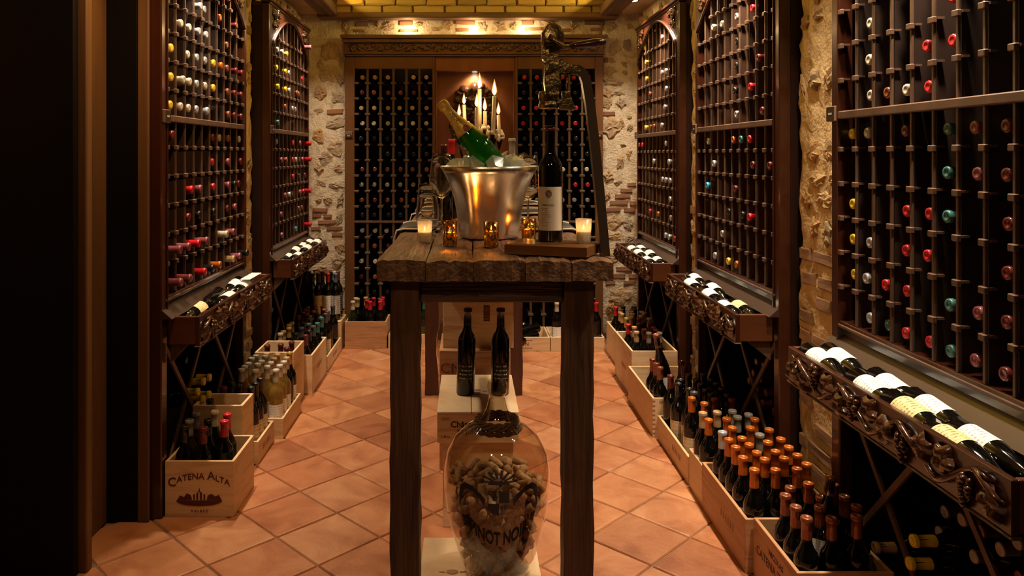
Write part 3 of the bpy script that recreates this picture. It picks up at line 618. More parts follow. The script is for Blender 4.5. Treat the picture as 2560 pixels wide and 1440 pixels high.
    for k in range(13):
        y = b0 + 0.045 + (b1 - b0 - 0.09)*k/12; ph = 2*math.pi*3.5*(y - b0 - 0.02)/(b1 - b0 - 0.04)
        zz = zt - 0.055 - 0.026*math.sin(ph)*(1 if k % 2 else 0.75)
        if k % 3 == 1: place('grape_cluster', GRAPE, tray, (xt - s*0.001, y, zz), (0, RAD(random.uniform(-15,15)), rz), (0.046, 0.060, 0.060))
        else: place('leaf', LEAF, tray, (xt - s*0.001, y, zz), (0, RAD(random.uniform(-70,70)), rz), (0.076, 0.046, 0.076))
    for k in range(7):
        y = b0 + 0.06 + (b1 - b0 - 0.12)*k/6
        curl = [(xt - s*(0.004 + 0.008*math.sin(j*0.5)), y + 0.016*math.cos(j*0.55)*(1 - j/14), zt - 0.024 + 0.012*math.sin(j*0.55)*(1 - j/14)) for j in range(12)]
        part('tendril', MB().tube(curl, 0.0032, 5), M['carve'], tray)
    for a in (b0 + 0.02, b1 - 0.04):
        part('bracket', MB().add([(X(-0.012), a, zb), (xt + s*0.05, a, zb), (X(-0.012), a, zb-0.07), (X(-0.012), a+0.02, zb), (xt + s*0.05, a+0.02, zb), (X(-0.012), a+0.02, zb-0.07)], [(0,1,2),(3,5,4),(0,3,4,1),(1,4,5,2),(2,5,3,0)]), M['barsb'], root)
    # lower bins: crossed slats
    H0 = zb - 0.01
    for m in range(2):
        y0 = d0 + m*L/2; y1 = y0 + L/2
        for flip in (0, 1):
            za, zb_ = (H0, 0.08) if not flip else (0.08, H0); p = 0.004 + 0.010*flip
            dv = Vector((0, y1-y0, zb_-za)).normalized(); nv = Vector((0, -dv.z, dv.y)) * 0.009
            q = []
            for px in (p, p + 0.008):
                for (yy, zz) in ((y0, za), (y1, zb_)):
                    for sg in (-1, 1): q.append((X(px), yy + sg*nv.y, zz + sg*nv.z))
            part('bin_slat', MB().add(q, [(0,1,3,2),(4,6,7,5),(0,2,6,4),(1,5,7,3),(0,4,5,1),(2,3,7,6)]), M['bars'], root)
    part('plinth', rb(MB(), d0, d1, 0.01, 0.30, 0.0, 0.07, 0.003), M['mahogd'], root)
    # plaques at the rail
    for a in ([d1 + 0.012] if s > 0 else [d0 - 0.042]):
        t = part('plaque', rb(MB(), a-0.006, a+0.048, -0.012, -0.0005, zr-0.018, zr+0.03, 0.002), M['grey'], root)
        part('plaque_face', rb(MB(), a-0.003, a+0.045, -0.0130, -0.0118, zr-0.015, zr+0.027), M['plate'], t)
        part('plaque_print', rb(MB(), a+0.010, a+0.032, -0.0136, -0.0128, zr+0.003, zr+0.009), M['platetxt'], t)
    return root
for k in RK: side_rack(k)

# ---------------------------------------------------------------- bottles lying in the side racks
CODE = {'r':'red','d':'maroon','p':'plum','o':'orange','y':'yellow','w':'white','s':'silver','g':'teal','b':'blue','k':'black','c':'copper','t':'tan'}
def zoom(x0, y0, k, items): return [(x0 + a / k, y0 + b / k, c) for a, b, c in items]
RB = {
'Lnear': zoom(400,0,4.8,[(220,340,'w'),(335,385,'w'),(412,425,'s'),(525,485,'s'),(480,175,'s'),(535,185,'s'),(715,250,'o'),(800,25,'c'),(820,570,'c'),(905,330,'d'),(75,640,'y'),(325,705,'w'),(430,735,'s'),(540,790,'s'),(640,800,'y'),(708,825,'o'),(815,850,'c'),(905,870,'d'),(980,895,'d'),
   (92,990,'y'),(265,1010,'w'),(352,1015,'w'),(435,1050,'s'),(520,1095,'w'),(615,1100,'y'),(820,1120,'c'),(900,1145,'d'),(968,1175,'d'),(118,1295,'y'),(220,1305,'w'),(318,1315,'w'),(440,1330,'s'),(570,1365,'s'),(830,1380,'c'),(905,1390,'d'),(990,1400,'d')])
 + zoom(400,300,3.6,[(105,172,'d'),(470,175,'d'),(540,195,'t'),(625,180,'p'),(700,185,'s'),(755,195,'p'),(482,395,'r'),(622,390,'p'),(735,398,'d'),(300,660,'r'),(370,650,'p'),(487,610,'r'),(612,605,'p'),(675,595,'k'),(708,595,'d'),(245,910,'d'),(362,890,'k'),(460,830,'k'),(592,810,'d'),(690,795,'p'),
   (610,1020,'p'),(528,1050,'w'),(115,1195,'p'),(195,1170,'p'),(290,1140,'r'),(380,1110,'p'),(470,1250,'o'),(590,1245,'t'),(660,1200,'p'),(750,1160,'k'),(145,1405,'p'),(220,1380,'p'),(322,1360,'r'),(390,1325,'k')]),
'Lfar': zoom(660,40,4.8,[(180,395,'s'),(240,420,'s'),(270,480,'y'),(265,680,'y'),(300,690,'s'),(270,885,'y'),(310,900,'s'),(180,870,'y'),(160,640,'y'),(250,1115,'c'),(345,1115,'s'),(390,1115,'s'),(165,1280,'g'),(465,760,'r'),(400,930,'c'),(425,920,'c'),(480,345,'p')])
 + zoom(660,320,4.236,[(145,140,'b'),(305,170,'r'),(375,180,'p'),(455,165,'r'),(185,355,'p'),(228,355,'p'),(300,350,'r'),(335,330,'s'),(382,350,'p'),(410,335,'p'),(450,340,'r'),(305,525,'r'),(380,520,'k'),(445,510,'d'),(232,735,'p'),(270,715,'s'),(305,710,'d'),(390,690,'p'),(418,668,'r'),(455,670,'r'),
   (380,885,'p'),(408,850,'c'),(183,935,'p'),(340,1030,'b'),(470,990,'r'),(185,1110,'p')]),
'Rfar': zoom(1580,0,4.364,[(135,545,'y'),(150,725,'y'),(150,900,'y'),(315,790,'s'),(350,765,'s'),(370,970,'s'),(355,1165,'s'),(320,1350,'s'),(150,1380,'y'),(195,1370,'c'),(240,1365,'c'),(315,410,'s'),(195,1010,'c')])
 + zoom(1580,320,4.0,[(70,165,'r'),(108,170,'r'),(345,140,'s'),(228,330,'s'),(377,330,'s'),(300,510,'s'),(347,520,'s'),(382,510,'s'),(388,695,'s'),(163,820,'r'),(272,860,'o'),(388,885,'s'),(315,1030,'s'),(358,1040,'s'),(415,1075,'r')]),
'Rmid': zoom(1720,0,4.3625,[(365,280,'w'),(305,320,'w'),(530,200,'s'),(520,480,'k'),(525,745,'k'),(525,1010,'k'),(515,1265,'s'),(715,120,'r'),(780,655,'d'),(705,985,'r'),(815,1220,'d')])
 + zoom(1720,310,3.0638,[(157,160,'s'),(350,150,'o'),(412,158,'g'),(478,155,'r'),(213,330,'s'),(503,360,'d'),(645,375,'d'),(152,500,'b'),(350,515,'d'),(400,745,'k'),(475,765,'r'),(258,890,'s'),(303,1060,'y'),(368,1090,'o'),(210,1030,'s'),(300,690,'k')]),
'Rnear': zoom(1960,0,2.0,[(850,10,'r'),(828,228,'r'),(730,255,'r'),(705,445,'r'),(588,455,'w'),(428,125,'w'),(428,315,'w'),(430,480,'w'),(518,470,'c'),(330,685,'y'),(400,692,'s'),(615,680,'d'),(795,672,'g'),(938,670,'p'),(1097,665,'d'),(797,895,'g'),(942,903,'p'),(1135,905,'d'),(590,1080,'r'),(718,1100,'r'),(800,1118,'g'),(1108,1158,'d'),
   (347,1045,'y'),(345,1220,'y'),(425,1245,'s'),(580,1285,'r'),(720,1312,'r'),(390,1420,'s'),(345,1397,'y'),(503,1435,'r'),(1088,1400,'d')])
 + zoom(1960,700,1.9467,[(578,82,'r'),(800,155,'g'),(940,200,'p'),(395,188,'s'),(503,232,'g'),(577,262,'r'),(693,295,'r'),(1095,240,'d'),(785,345,'g'),(895,395,'p'),(1085,450,'d')])}
for key, items in RB.items():
    s, d0, d1 = RK[key]; XF = XL if s < 0 else XR; zr = ZR[s]; used = set()
    for x, y, c in items:
        d = abs(XF) * F / abs(x - CX); z = EYE - (y - CY) * d / F
        col = min(9, max(0, int((d - d0) / PITCH))); k = math.floor((z - 0.012 - zr) / ROW)
        k = max(-6, k)
        while (col, k) in used and col < 9: col += 1
        if (col, k) in used: continue
        used.add((col, k))
        zb = zr + k*ROW + 0.047 if k != 0 else zr + 0.050
        if k == -6: zb = ZGB + 0.040
        yc = d0 + (col + 0.5)*PITCH; yc += min(0.012, max(-0.012, d - yc))
        out = random.uniform(0.006, 0.016) if key == 'Rnear' else random.uniform(-0.008, 0.005)
        if key == 'Lfar' and c == 'p' and y < 130: out = -0.05
        if key == 'Lnear' and k <= -5 or (key == 'Lfar' and c == 'r' and x > 760): out = -0.030
        row = f'{ORD[k+1]} row above rail' if k >= 0 else f'{ORD[-k]} row under rail'
        lab = f'{CODE[c]}-capped bottle in {NAMES[key]}, {row}, {ORD[col+1]} slot from near end'
        bottle(lab, (XF + s*(out + 0.300), yc, zb), (0, RAD(-90*s), 0), CODE[c], group='bottles lying in the ' + NAMES[key], n=14, stuff=key not in ('Rnear', 'Rmid'))
# ---------------------------------------------------------------- bottles in the bins under the trays
BIN = {'Rnear': zoom(2140,1100,4.2357,[(915,660,'s'),(790,775,'s'),(665,850,'s'),(550,965,'s'),(1010,785,'w'),(875,890,'w'),(1000,935,'c'),(880,985,'w'),(925,1065,'c'),(1150,1080,'w'),(760,1145,'y'),(640,1275,'y'),(1105,1190,'w'),(1200,1265,'c'),(970,1290,'w'),(1055,1385,'c'),(260,1140,'t'),(1585,1140,'r'),(880,1430,'y')]),
       'Rmid': zoom(1560,820,4.8,[(1340,430,'c'),(1385,500,'c'),(1300,540,'c'),(1380,605,'c'),(1250,635,'c'),(1345,710,'d'),(1430,780,'c'),(1300,810,'d'),(1400,890,'c')]) + [(1914,1050,'r'),(1930,1075,'d'),(1917,1018,'c'),(1878,1030,'c')],
       'Lnear': [(515,941,'y'),(500,958,'y'),(488,976,'y'),(514,979,'y'),(500,996,'y'),(430,1005,'s'),(425,1040,'s'),(452,1075,'d'),(519,913,'k')],
       'Lfar': [(688,710,'w'),(683,740,'w'),(684,790,'w'),(719,775,'s')]}
for key, items in BIN.items():
    s, d0, d1 = RK[key]; XF = XL if s < 0 else XR; pos = []
    for i, (x, y, c) in enumerate(items):
        d = abs(XF - s*0.01) * F / abs(x - CX); z = max(0.115, EYE - (y - CY) * d / F); d = min(d1 - 0.04, max(d0 + 0.04, d)); pos.append([d, z, c])
    for _ in range(60):
        for i in range(len(pos)):
            for j in range(i):
                dy, dz = pos[i][0]-pos[j][0], pos[i][1]-pos[j][1]; r = math.hypot(dy, dz)
                if 0 < r < 0.0685:
                    k = (0.0685 - r) / r / 2; pos[i][0] += dy*k; pos[i][1] += dz*k; pos[j][0] -= dy*k; pos[j][1] -= dz*k
    byc = {}
    for d, z, c in sorted(pos):
        byc[c] = byc.get(c, 0) + 1
        bottle(f'{ORD[byc[c]]} nearest {CODE[c]}-capped bottle in the lower bin of the {NAMES[key]}', (XF + s*(0.272 if c in 'yt' else 0.290), d, z), (0, RAD(-90*s), 0), CODE[c], group='bottles in the bin of the ' + NAMES[key], n=14, h=1.0 if c in 'yt' else 0.70, stuff=not (key in ('Rnear', 'Lnear') and c in 'yt'))
# ---------------------------------------------------------------- bottles displayed in the trays: (row 0 aisle / 1 wall, label pixel x, label colour, cap)
TRAY = {'Rnear': [(0,2045,'white','yellow'),(1,2105,'white','yellow'),(0,2195,'white','black'),(1,2265,'white','black'),(0,2290,'cream','black'),(1,2345,'white','grey'),(0,2430,'cream','gold'),(1,2475,'white','grey')],
        'Rmid': [(1,1742,'white','tan'),(0,1733,'white','black'),(1,1788,'white','copper'),(0,1780,'white','yellow'),(0,1825,'white','tan'),(1,1890,'cream','maroon')],
        'Rfar': [(0,1583,'white','black'),(1,1605,'white','tan'),(1,1628,'white','copper'),(0,1600,'white','black'),(0,1637,'white','black'),(1,1664,'white','grey')],
        'Lnear': [(1,475,'cream','black'),(0,567,'white','white'),(1,580,'white','tan'),(0,605,'white','black'),(1,527,None,'black')],
        'Lfar': [(1,714,'white','tan'),(0,741,'white','black'),(1,735,'white','tan'),(0,764,'white','black'),(1,754,'white','tan'),(0,792,'white','black'),(1,770,'white','black')]}
ROWN = ['aisle side', 'wall side']
for key, items in TRAY.items():
    s, d0, d1 = RK[key]; XF = XL if s < 0 else XR; xt = XT[s]; zt = ZT[s]
    for row in (0, 1):
        xs = xt + s*(0.046 if row == 0 else 0.106) if s > 0 else xt + s*(0.046 if row == 0 else 0.096)
        ds = sorted((abs(xs)*F/abs(x - CX), lab, cap) for r_, x, lab, cap in items if r_ == row)
        last = -9
        for k, (d, lab, cap) in enumerate(ds):
            d = max(d, last + 0.175); last = d; y = max(min(d + 0.10, d1 - 0.02), d0 + 0.305)    # bottle base is far, neck near
            tilt = RAD(5.5 if k else 2)
            lb = f'{cap}-capped bottle {"with " + lab + " label " if lab else ""}in {NAMES[key].replace(" rack", "")} tray, {ROWN[row]}, {ORD[k+1]} from near end'
            o = bottle(lb, (xs, y, zt - 0.030 + 0.018*(k > 0)), (RAD(90) + tilt, 0, 0), cap, kind='U' if key == 'Rnear' else 'B', lab=lab, group='bottles in the tray of the ' + NAMES[key], spin=RAD(180), n=18, lz=(0.05,0.135,75))
t = solo('paper_card', MB().box((-1.02, 3.36, 0.738), (-0.975, 3.55, 0.7395)), M['white'], 'folded white paper card lying on bottles in the near left tray', 'card', (-1.0, 3.45, 0.738))

# ---------------------------------------------------------------- back wall rack
YF = 5.28
root = thing('wine_rack', 'wide built-in wine rack with carved cornice filling the back stone wall', 'wine rack', (0.04, YF, 0))
bay = {'left': (-0.797, -0.251), 'right': (0.350, 0.893)}
ZG1, ZRB = 1.898, 0.823
def bb(x0, x1, y0, y1, z0, z1, c=0.003): return MB().box((x0, y0, z0), (x1, y1, z1), c)
part('stile', bb(BX0, -0.797, YF, YF+0.04, 0, 1.985), M['bframe'], root); part('stile', bb(0.893, BX1, YF, YF+0.04, 0, 1.985), M['bframe'], root)
part('stile', bb(-0.251, -0.233, YF, YF+0.04, 0, 1.985), M['bframe'], root); part('stile', bb(0.332, 0.350, YF, YF+0.04, 0, 1.985), M['bframe'], root)
part('top_rail', bb(-0.797, -0.251, YF, YF+0.04, ZG1, 1.985), M['bframe'], root); part('top_rail', bb(0.350, 0.893, YF, YF+0.04, ZG1, 1.985), M['bframe'], root)
part('niche_panel', bb(-0.232, 0.331, YF+0.10, YF+0.115, 0.5, 1.985), M['niche'], root)
part('niche_top', bb(-0.232, 0.331, YF+0.012, YF+0.099, 1.885, 1.985), M['niche'], root)
for x0, x1 in ((-0.232, -0.222), (0.321, 0.331)): part('niche_side', bb(x0, x1, YF+0.012, YF+0.099, 0.5, 1.884), M['niche'], root)
part('base_panel', bb(-0.232, 0.331, YF+0.005, YF+0.099, 0.0, 0.499), M['bframe'], root)
part('back_panel', bb(BX0+0.005, BX1-0.005, YF+0.40, YF+0.42, 0, 2.0), M['mahogd'], root)
for x in (BX0, -0.240, 0.330, BX1-0.012): part('partition', bb(x, x+0.012, YF+0.042, YF+0.398, 0, 1.98), M['mahogd'], root)
for side, (x0, x1) in bay.items():
    part('middle_rail', bb(x0, x1, YF-0.004, YF+0.02, ZRB-0.008, ZRB+0.008, 0.002), M['barsb'], root)
    pw = (x1 - x0) / 6
    RUNB = cached(('runnerb', side), lambda: MB().box((-0.019, -0.002, -0.010), (0.019, 0.012, 0.006), 0.002).box((-0.015, 0.012, -0.006), (0.015, 0.397, 0.004)).mesh('bottle_rest', M['barsb']))
    for c in range(7):
        x = x0 + c*pw
        if 0 < c < 6: part('bar', bb(x-0.008, x+0.008, YF+0.002, YF+0.014, 0.02, ZG1, 0.0015), M['barsb'], root)
        for r in range(16):
            z = 1.80 - 0.1085*r
            if r == 9 or z < 0.08: continue
            place('bottle_rest', RUNB, root, (x + (0.012 if c == 0 else -0.012 if c == 6 else 0), YF, z))
# cornice with carved frieze
cn = MB().box((BX0-0.022, YF-0.060, 2.105), (BX1+0.022, YF+0.04, 2.130), 0.004).box((BX0-0.014, YF-0.045, 2.078), (BX1+0.014, YF+0.04, 2.1049), 0.008)
part('cornice', cn, M['bframe'], root)
part('frieze', bb(BX0-0.004, BX1+0.004, YF-0.014, YF+0.04, 2.014, 2.0779), M['bframe'], root)
part('frieze_molding', MB().box((BX0-0.008, YF-0.030, 1.998), (BX1+0.008, YF+0.04, 2.0139), 0.005).box((BX0-0.004, YF-0.018, 1.985), (BX1+0.004, YF+0.04, 1.998), 0.004), M['bframe'], root)
pts = []
for i in range(181):
    t = i / 180; ph = t * 2*math.pi*9; pts.append((BX0 + 0.03 + (BX1-BX0-0.06)*t, YF-0.017, 2.046 + 0.020*math.sin(ph)))
part('frieze_vine', MB().tube(pts, 0.0055, 6), M['carve'], root)
for k in range(36):
    t = (k + 0.5) / 36; ph = t*2*math.pi*9
    place('frieze_leaf', LEAF, root, (BX0 + 0.03 + (BX1-BX0-0.06)*t, YF-0.014, 2.046 - 0.014*math.sin(ph) + (0.006 if k % 2 else -0.006)), (0, RAD(random.uniform(-80,80)), 0), (0.046, 0.028, 0.040))
for x0 in (-0.862, 0.895):
    pl = part('plaque', MB().box((x0, YF-0.008, 1.415), (x0+0.05, YF-0.0005, 1.458), 0.001), M['grey'], root)
    part('plaque_face', MB().box((x0+0.003, YF-0.0090, 1.418), (x0+0.047, YF-0.0078, 1.436)), M['plate'], pl); part('plaque_print', MB().box((x0+0.015, YF-0.0096, 1.425), (x0+0.034, YF-0.0088, 1.430)), M['platetxt'], pl)
# carved leaf and grape emblem in the niche
em = part('carved_emblem', MB().lathe([(0,-0.004),(0.10,-0.004),(0.11,0.010)], 18, M=Matrix.Translation((0.05, YF+0.094, 1.62)) @ Matrix.Rotation(RAD(90), 4, 'X')), M['carve'], root)
for x, z, sz, an in ((0.02,1.72,0.20,20),(0.12,1.66,0.17,120),(-0.03,1.60,0.17,-70),(0.06,1.56,0.15,40),(0.10,1.74,0.13,80),(-0.05,1.70,0.13,-40)): place('leaf', LEAF, em, (x, YF+0.088, z), (0, RAD(an), 0), (sz, 0.10, sz))
for x, z, sz in ((0.14,1.52,0.15),(-0.08,1.46,0.16),(0.03,1.44,0.14),(0.17,1.42,0.12)): place('grape_cluster', GRAPE, em, (x, YF+0.085, z), (0, RAD(random.uniform(-20,20)), 0), (sz*0.75, 0.10, sz))
t = thing('niche_spotlight', 'small round spotlight in the top of the central niche of the back rack', 'spotlight', (0.048, YF+0.055, 1.884))
part('ring', MB().lathe([(0.020,0.0),(0.024,-0.004),(0.034,-0.003),(0.036,0.0)], 18, M=Matrix.Translation((0.048, YF+0.055, 1.884))), M['brass'], t); part('bulb', MB().lathe([(0,-0.001),(0.020,-0.001)], 18, M=Matrix.Translation((0.048, YF+0.055, 1.884))), M['lampglow'], t)
lamp('SPOT', 'niche_light', (0.048, YF+0.045, 1.875), 4.0, HALO, (RAD(14),0,0), spot_size=RAD(130), spot_blend=0.9, shadow_soft_size=0.015)
ROWC = {'left': ['tan','copper','tan','white','black','black','copper','grey','copper','black','silver','copper','white','copper','black','grey'], 'right': ['red','black','red','red','black','black','white','red','grey','black','silver','copper','white','red','black','grey']}
SKIP = {('left',0,3),('left',5,0),('left',5,1),('right',0,2),('right',1,2),('right',3,2)}
for side, (x0, x1) in bay.items():
    pw = (x1 - x0) / 6
    for r in range(15):
        for c in range(6):
            if (side, r, c) in SKIP: continue
            z = 1.80 - 0.1085*r; z = ZRB + 0.003 if r == 9 else z
            if z < 0.08: continue
            cp = ROWC[side][r]; cp = 'maroon' if side == 'left' and cp == 'copper' and (c + r) % 4 == 1 else cp
            bottle(f'{cp}-capped bottle in back rack {side} bay, {ORD[r+1]} row from top, {ORD[c+1]} slot from left', (x0 + (c+0.5)*pw + random.uniform(-0.006, 0.006), YF + 0.030 + 0.30 + random.uniform(-0.01, 0.02), z + 0.042), (RAD(90), 0, 0), cp, group=f'bottles in the {side} bay of the back rack', n=12, stuff=True)
o = obj('rack_bottles', STUFF.mesh('rack_bottles', [M[k] for k in STUFF_M])); ORG[o.name] = (0,0,0)
tag(o, 'rows of dark wine bottles lying in the back wall rack and the shadowed side racks', 'bottle', None, 'stuff')

# ================================================================ wooden crates on the floor
CR = {}
def crate(key, label, x0, x1, y0, y1, h, z0=0.0, mat='pine', lid=False, t=0.011, phrase=None, name='wooden_crate', group='wooden wine crates along the floor'):
    r = thing(name, label, 'crate', ((x0+x1)/2, (y0+y1)/2, z0), group); m = M[mat]; c = 0.0012; g = 0.0003
    part('bottom_panel', MB().box((x0+t+g, y0+t+g, z0), (x1-t-g, y1-t-g, z0+0.008)), m, r)
    part('end_panel', MB().box((x0, y0, z0), (x1, y0+t, z0+h), c), m, r); part('end_panel', MB().box((x0, y1-t, z0), (x1, y1, z0+h), c), m, r)
    for a in (x0, x1-t): part('side_panel', MB().box((a, y0+t+g, z0), (a+t, y1-t-g, z0+h), c), m, r)
    if lid:
        mid = x0 + (x1-x0)*0.42
        for a, b in ((x0, mid-0.001), (mid+0.001, x1)): part('lid_plank', MB().box((a, y0, z0+h+g), (b, y1, z0+h+0.009), c), m, r)
    CR[key] = dict(b=(x0+t, x1-t, y0+t, y1-t), z=z0+0.008, root=r, phrase=phrase or label); return r
cL1 = crate('L1', 'open pine crate lettered CATENA ALTA nearest the dark doorway', -1.085, -0.838, 2.692, 2.945, 0.20, phrase='crate lettered CATENA ALTA')
crate('L2', 'narrow tall plain crate right behind the CATENA ALTA crate', -1.085, -0.888, 2.962, 3.115, 0.309, phrase='tall plain crate behind CATENA ALTA')
cL3 = crate('L3', 'low crate with dark bottles just before the white wine crate', -1.085, -0.878, 3.150, 3.400, 0.095, phrase='low crate before the white wine crate')
crate('L4', 'low pale crate packed with white wine bottles', -1.086, -0.843, 3.428, 3.792, 0.094, phrase='low white wine crate')
crate('L5', 'tall half-empty pale crate behind the white wine bottles', -1.083, -0.884, 3.815, 4.055, 0.294, phrase='tall half-empty crate on the left')
cL6 = crate('L6', 'long pale crate at the foot of the far left rack', -1.085, -0.844, 4.075, 4.484, 0.210, phrase='long crate under the far left tray')
cL7 = crate('L7', 'low crate by the left back corner below the big bottles', -1.085, -0.840, 4.500, 4.975, 0.088, phrase='low crate in the left back corner')
crate('L8', 'closed crate in the left back corner carrying tall bottles', -1.085, -0.843, 4.985, 5.215, 0.180, lid=True, phrase='closed corner crate')
crate('L9', 'reddish pine crate before the left bay of the back rack', -0.822, -0.545, 5.018, 5.262, 0.180, mat='pined', phrase='reddish crate at the back rack')
crate('B0', 'low crate seen behind the left table leg at the back rack', -0.535, -0.205, 5.040, 5.262, 0.090, phrase='low crate behind the left table leg')
cB1 = crate('B1', 'low crate lettered ON before the right bay of the back rack', 0.060, 0.540, 4.957, 5.262, 0.092, mat='pine', phrase='low crate lettered ON')
crate('B2', 'low crate right of the crate lettered ON', 0.545, 0.900, 4.957, 5.262, 0.092, phrase='low crate right of the ON crate')
crate('R7', 'plain crate in the right back corner', 0.912, 1.145, 4.500, 4.950, 0.200, phrase='crate in the right back corner')
cR6 = crate('R6', 'deep pale crate under the far right tray', 0.870, 1.115, 3.998, 4.450, 0.252, phrase='deep crate under the far right tray')
cR5 = crate('R5', 'dovetailed crate stamped 2010 at the middle right rack', 0.848, 1.115, 3.455, 3.982, 0.178, phrase='crate stamped 2010')
cR4 = crate('R4', 'low crate with cream-labelled bottles beside the crate stamped 2010', 0.866, 1.120, 2.958, 3.430, 0.108, phrase='low crate beside the 2010 crate')
crate('R3', 'narrow crate with grey-brown capped bottles behind the orange-capped ones', 0.864, 1.120, 2.772, 2.940, 0.150, phrase='narrow crate behind the orange caps')
cR2 = crate('R2', 'brown crate full of orange-capped bottles on the right', 0.860, 1.135, 2.330, 2.765, 0.168, mat='pined', phrase='brown crate on the right')
cR1 = crate('R1', 'brown crate lettered NICOLAS CATENA ZAPATA at the right front', 0.880, 1.140, 2.010, 2.318, 0.180, mat='pined', phrase='crate lettered CATENA ZAPATA')
# lettering burnt into the crates
def arc(c): c.y -= 2.6*c.x*c.x; return c
mx = (-1.085-0.838)/2; yf = 2.6912
lettering('ATENA', 0.031, cL1, (mx-0.032, yf, 0.146), 'near', 'ink', lambda c: Vector((c.x, c.y - 2.2*((c.x-0.032)**2), c.z)), bold=0.0003)
lettering('C', 0.044, cL1, (mx-0.098, yf, 0.125), 'near', 'ink', bold=0.0003)
lettering('A', 0.042, cL1, (mx+0.042, yf, 0.147), 'near', 'ink', bold=0.0003); lettering('LTA', 0.030, cL1, (mx+0.083, yf, 0.146), 'near', 'ink', lambda c: Vector((c.x, c.y - 2.2*((c.x+0.083)**2), c.z)), bold=0.0003)
lettering('M A L B E C', 0.012, cL1, (mx+0.0, yf, 0.022), 'near', 'ink')
def flat(name, polys, root, wloc, mat, rot):           # thin printed shapes, polygons in (x, z) facing -y
    mb = MB()
    for p in polys: mb.prism(p, -0.0004, 0.0004)
    return place(name, mb.mesh(name, M[mat]), root, wloc, rot)
def ell(cx_, cz_, a, b, n=24, t0=0, t1=360): return [(cx_ + a*math.cos(RAD(t0 + (t1-t0)*i/n)), cz_ + b*math.sin(RAD(t0 + (t1-t0)*i/n))) for i in range(n + (0 if t1-t0 == 360 else 1))]
flat('estate_print', [ell(0,0,0.082,0.020,24,180,360), [(-0.080,0.001),(-0.070,0.018),(-0.055,0.012),(-0.045,0.026),(-0.030,0.018),(-0.026,0.002)], [(0.026,0.002),(0.030,0.018),(0.044,0.024),(0.056,0.014),(0.070,0.020),(0.080,0.001)],
    [(-0.022,0.002),(-0.022,0.022),(-0.016,0.022),(-0.016,0.002)], [(-0.011,0.002),(-0.011,0.022),(-0.007,0.030),(-0.004,0.030),(-0.004,0.002)], [(0.002,0.002),(0.002,0.030),(0.008,0.030),(0.010,0.022),(0.010,0.002)], [(0.015,0.002),(0.015,0.022),(0.021,0.022),(0.021,0.002)], [(-0.004,0.031),(0.0,0.046),(0.003,0.031)]], cL1, (mx, yf, 0.060), 'ink', (0,0,0))
for root, x, y, z, s, txt, face, mt in ((cB1, 0.375, 4.9565, 0.046, 0.034, 'ON', 'near', 'ink'), (cR5, 0.895, 3.4545, 0.160, 0.017, '2010', 'near', 'inkk'),
        (cR1, 0.8795, 2.150, 0.135, 0.024, 'NICOLAS', 'left_of_right', 'ink'), (cR1, 0.8795, 2.150, 0.098, 0.036, 'CATENA ZAPATA', 'left_of_right', 'ink'), (cR4, 0.8655, 3.13, 0.058, 0.050, 'faint', 'left_of_right', 'inkb'),
        (cR2, 0.8595, 2.50, 0.085, 0.040, 'faint', 'left_of_right', 'inkb'), (cR6, 0.8695, 4.2, 0.12, 0.045, 'faint', 'left_of_right', 'inkb'), (cL6, -0.8435, 4.27, 0.11, 0.055, 'faint', 'right_of_left', 'inkb'), (cL7, -0.8395, 4.75, 0.045, 0.04, 'faint', 'right_of_left', 'inkb'), (cL3, -0.8775, 3.28, 0.048, 0.045, 'faint', 'right_of_left', 'inkb')):
    if txt == 'faint':        # only faint unreadable stamps in the photograph: blurred strokes
        flat('faint_stamp', [[(-0.06+i*0.022, -0.012), (-0.06+i*0.022+0.009, -0.012), (-0.06+i*0.022+0.011, 0.010+0.004*(i % 2)), (-0.06+i*0.022+0.003, 0.012)] for i in range(6)], root, (x, y, z), 'inkb', (0,0,RAD(-90 if x > 0 else 90)))
    else: lettering(txt, s, root, (x, y, z), face, mt)
flat('stamp_rule', [[(-0.05,0.024),(0.05,0.024),(0.05,0.026),(-0.05,0.026)], [(-0.05,-0.026),(0.05,-0.026),(0.05,-0.024),(-0.05,-0.024)]], cB1, (0.375, 4.9565, 0.046), 'ink', (0,0,0))
flat('wine_glass_print', [ell(0,0,0.020,0.014,16,180,360), [(-0.0015,-0.014),(0.0015,-0.014),(0.0015,-0.036),(-0.0015,-0.036)], [(-0.012,-0.038),(0.012,-0.038),(0.012,-0.036),(-0.012,-0.036)]], cR6, (0.975, 3.9975, 0.165), 'inkb', (0,0,0))
for k in range(8): part('dovetail', MB().box((0.8478, 3.4545, 0.012 + k*0.021), (0.8600, 3.4549, 0.020 + k*0.021)), M['inkb'], cR5)
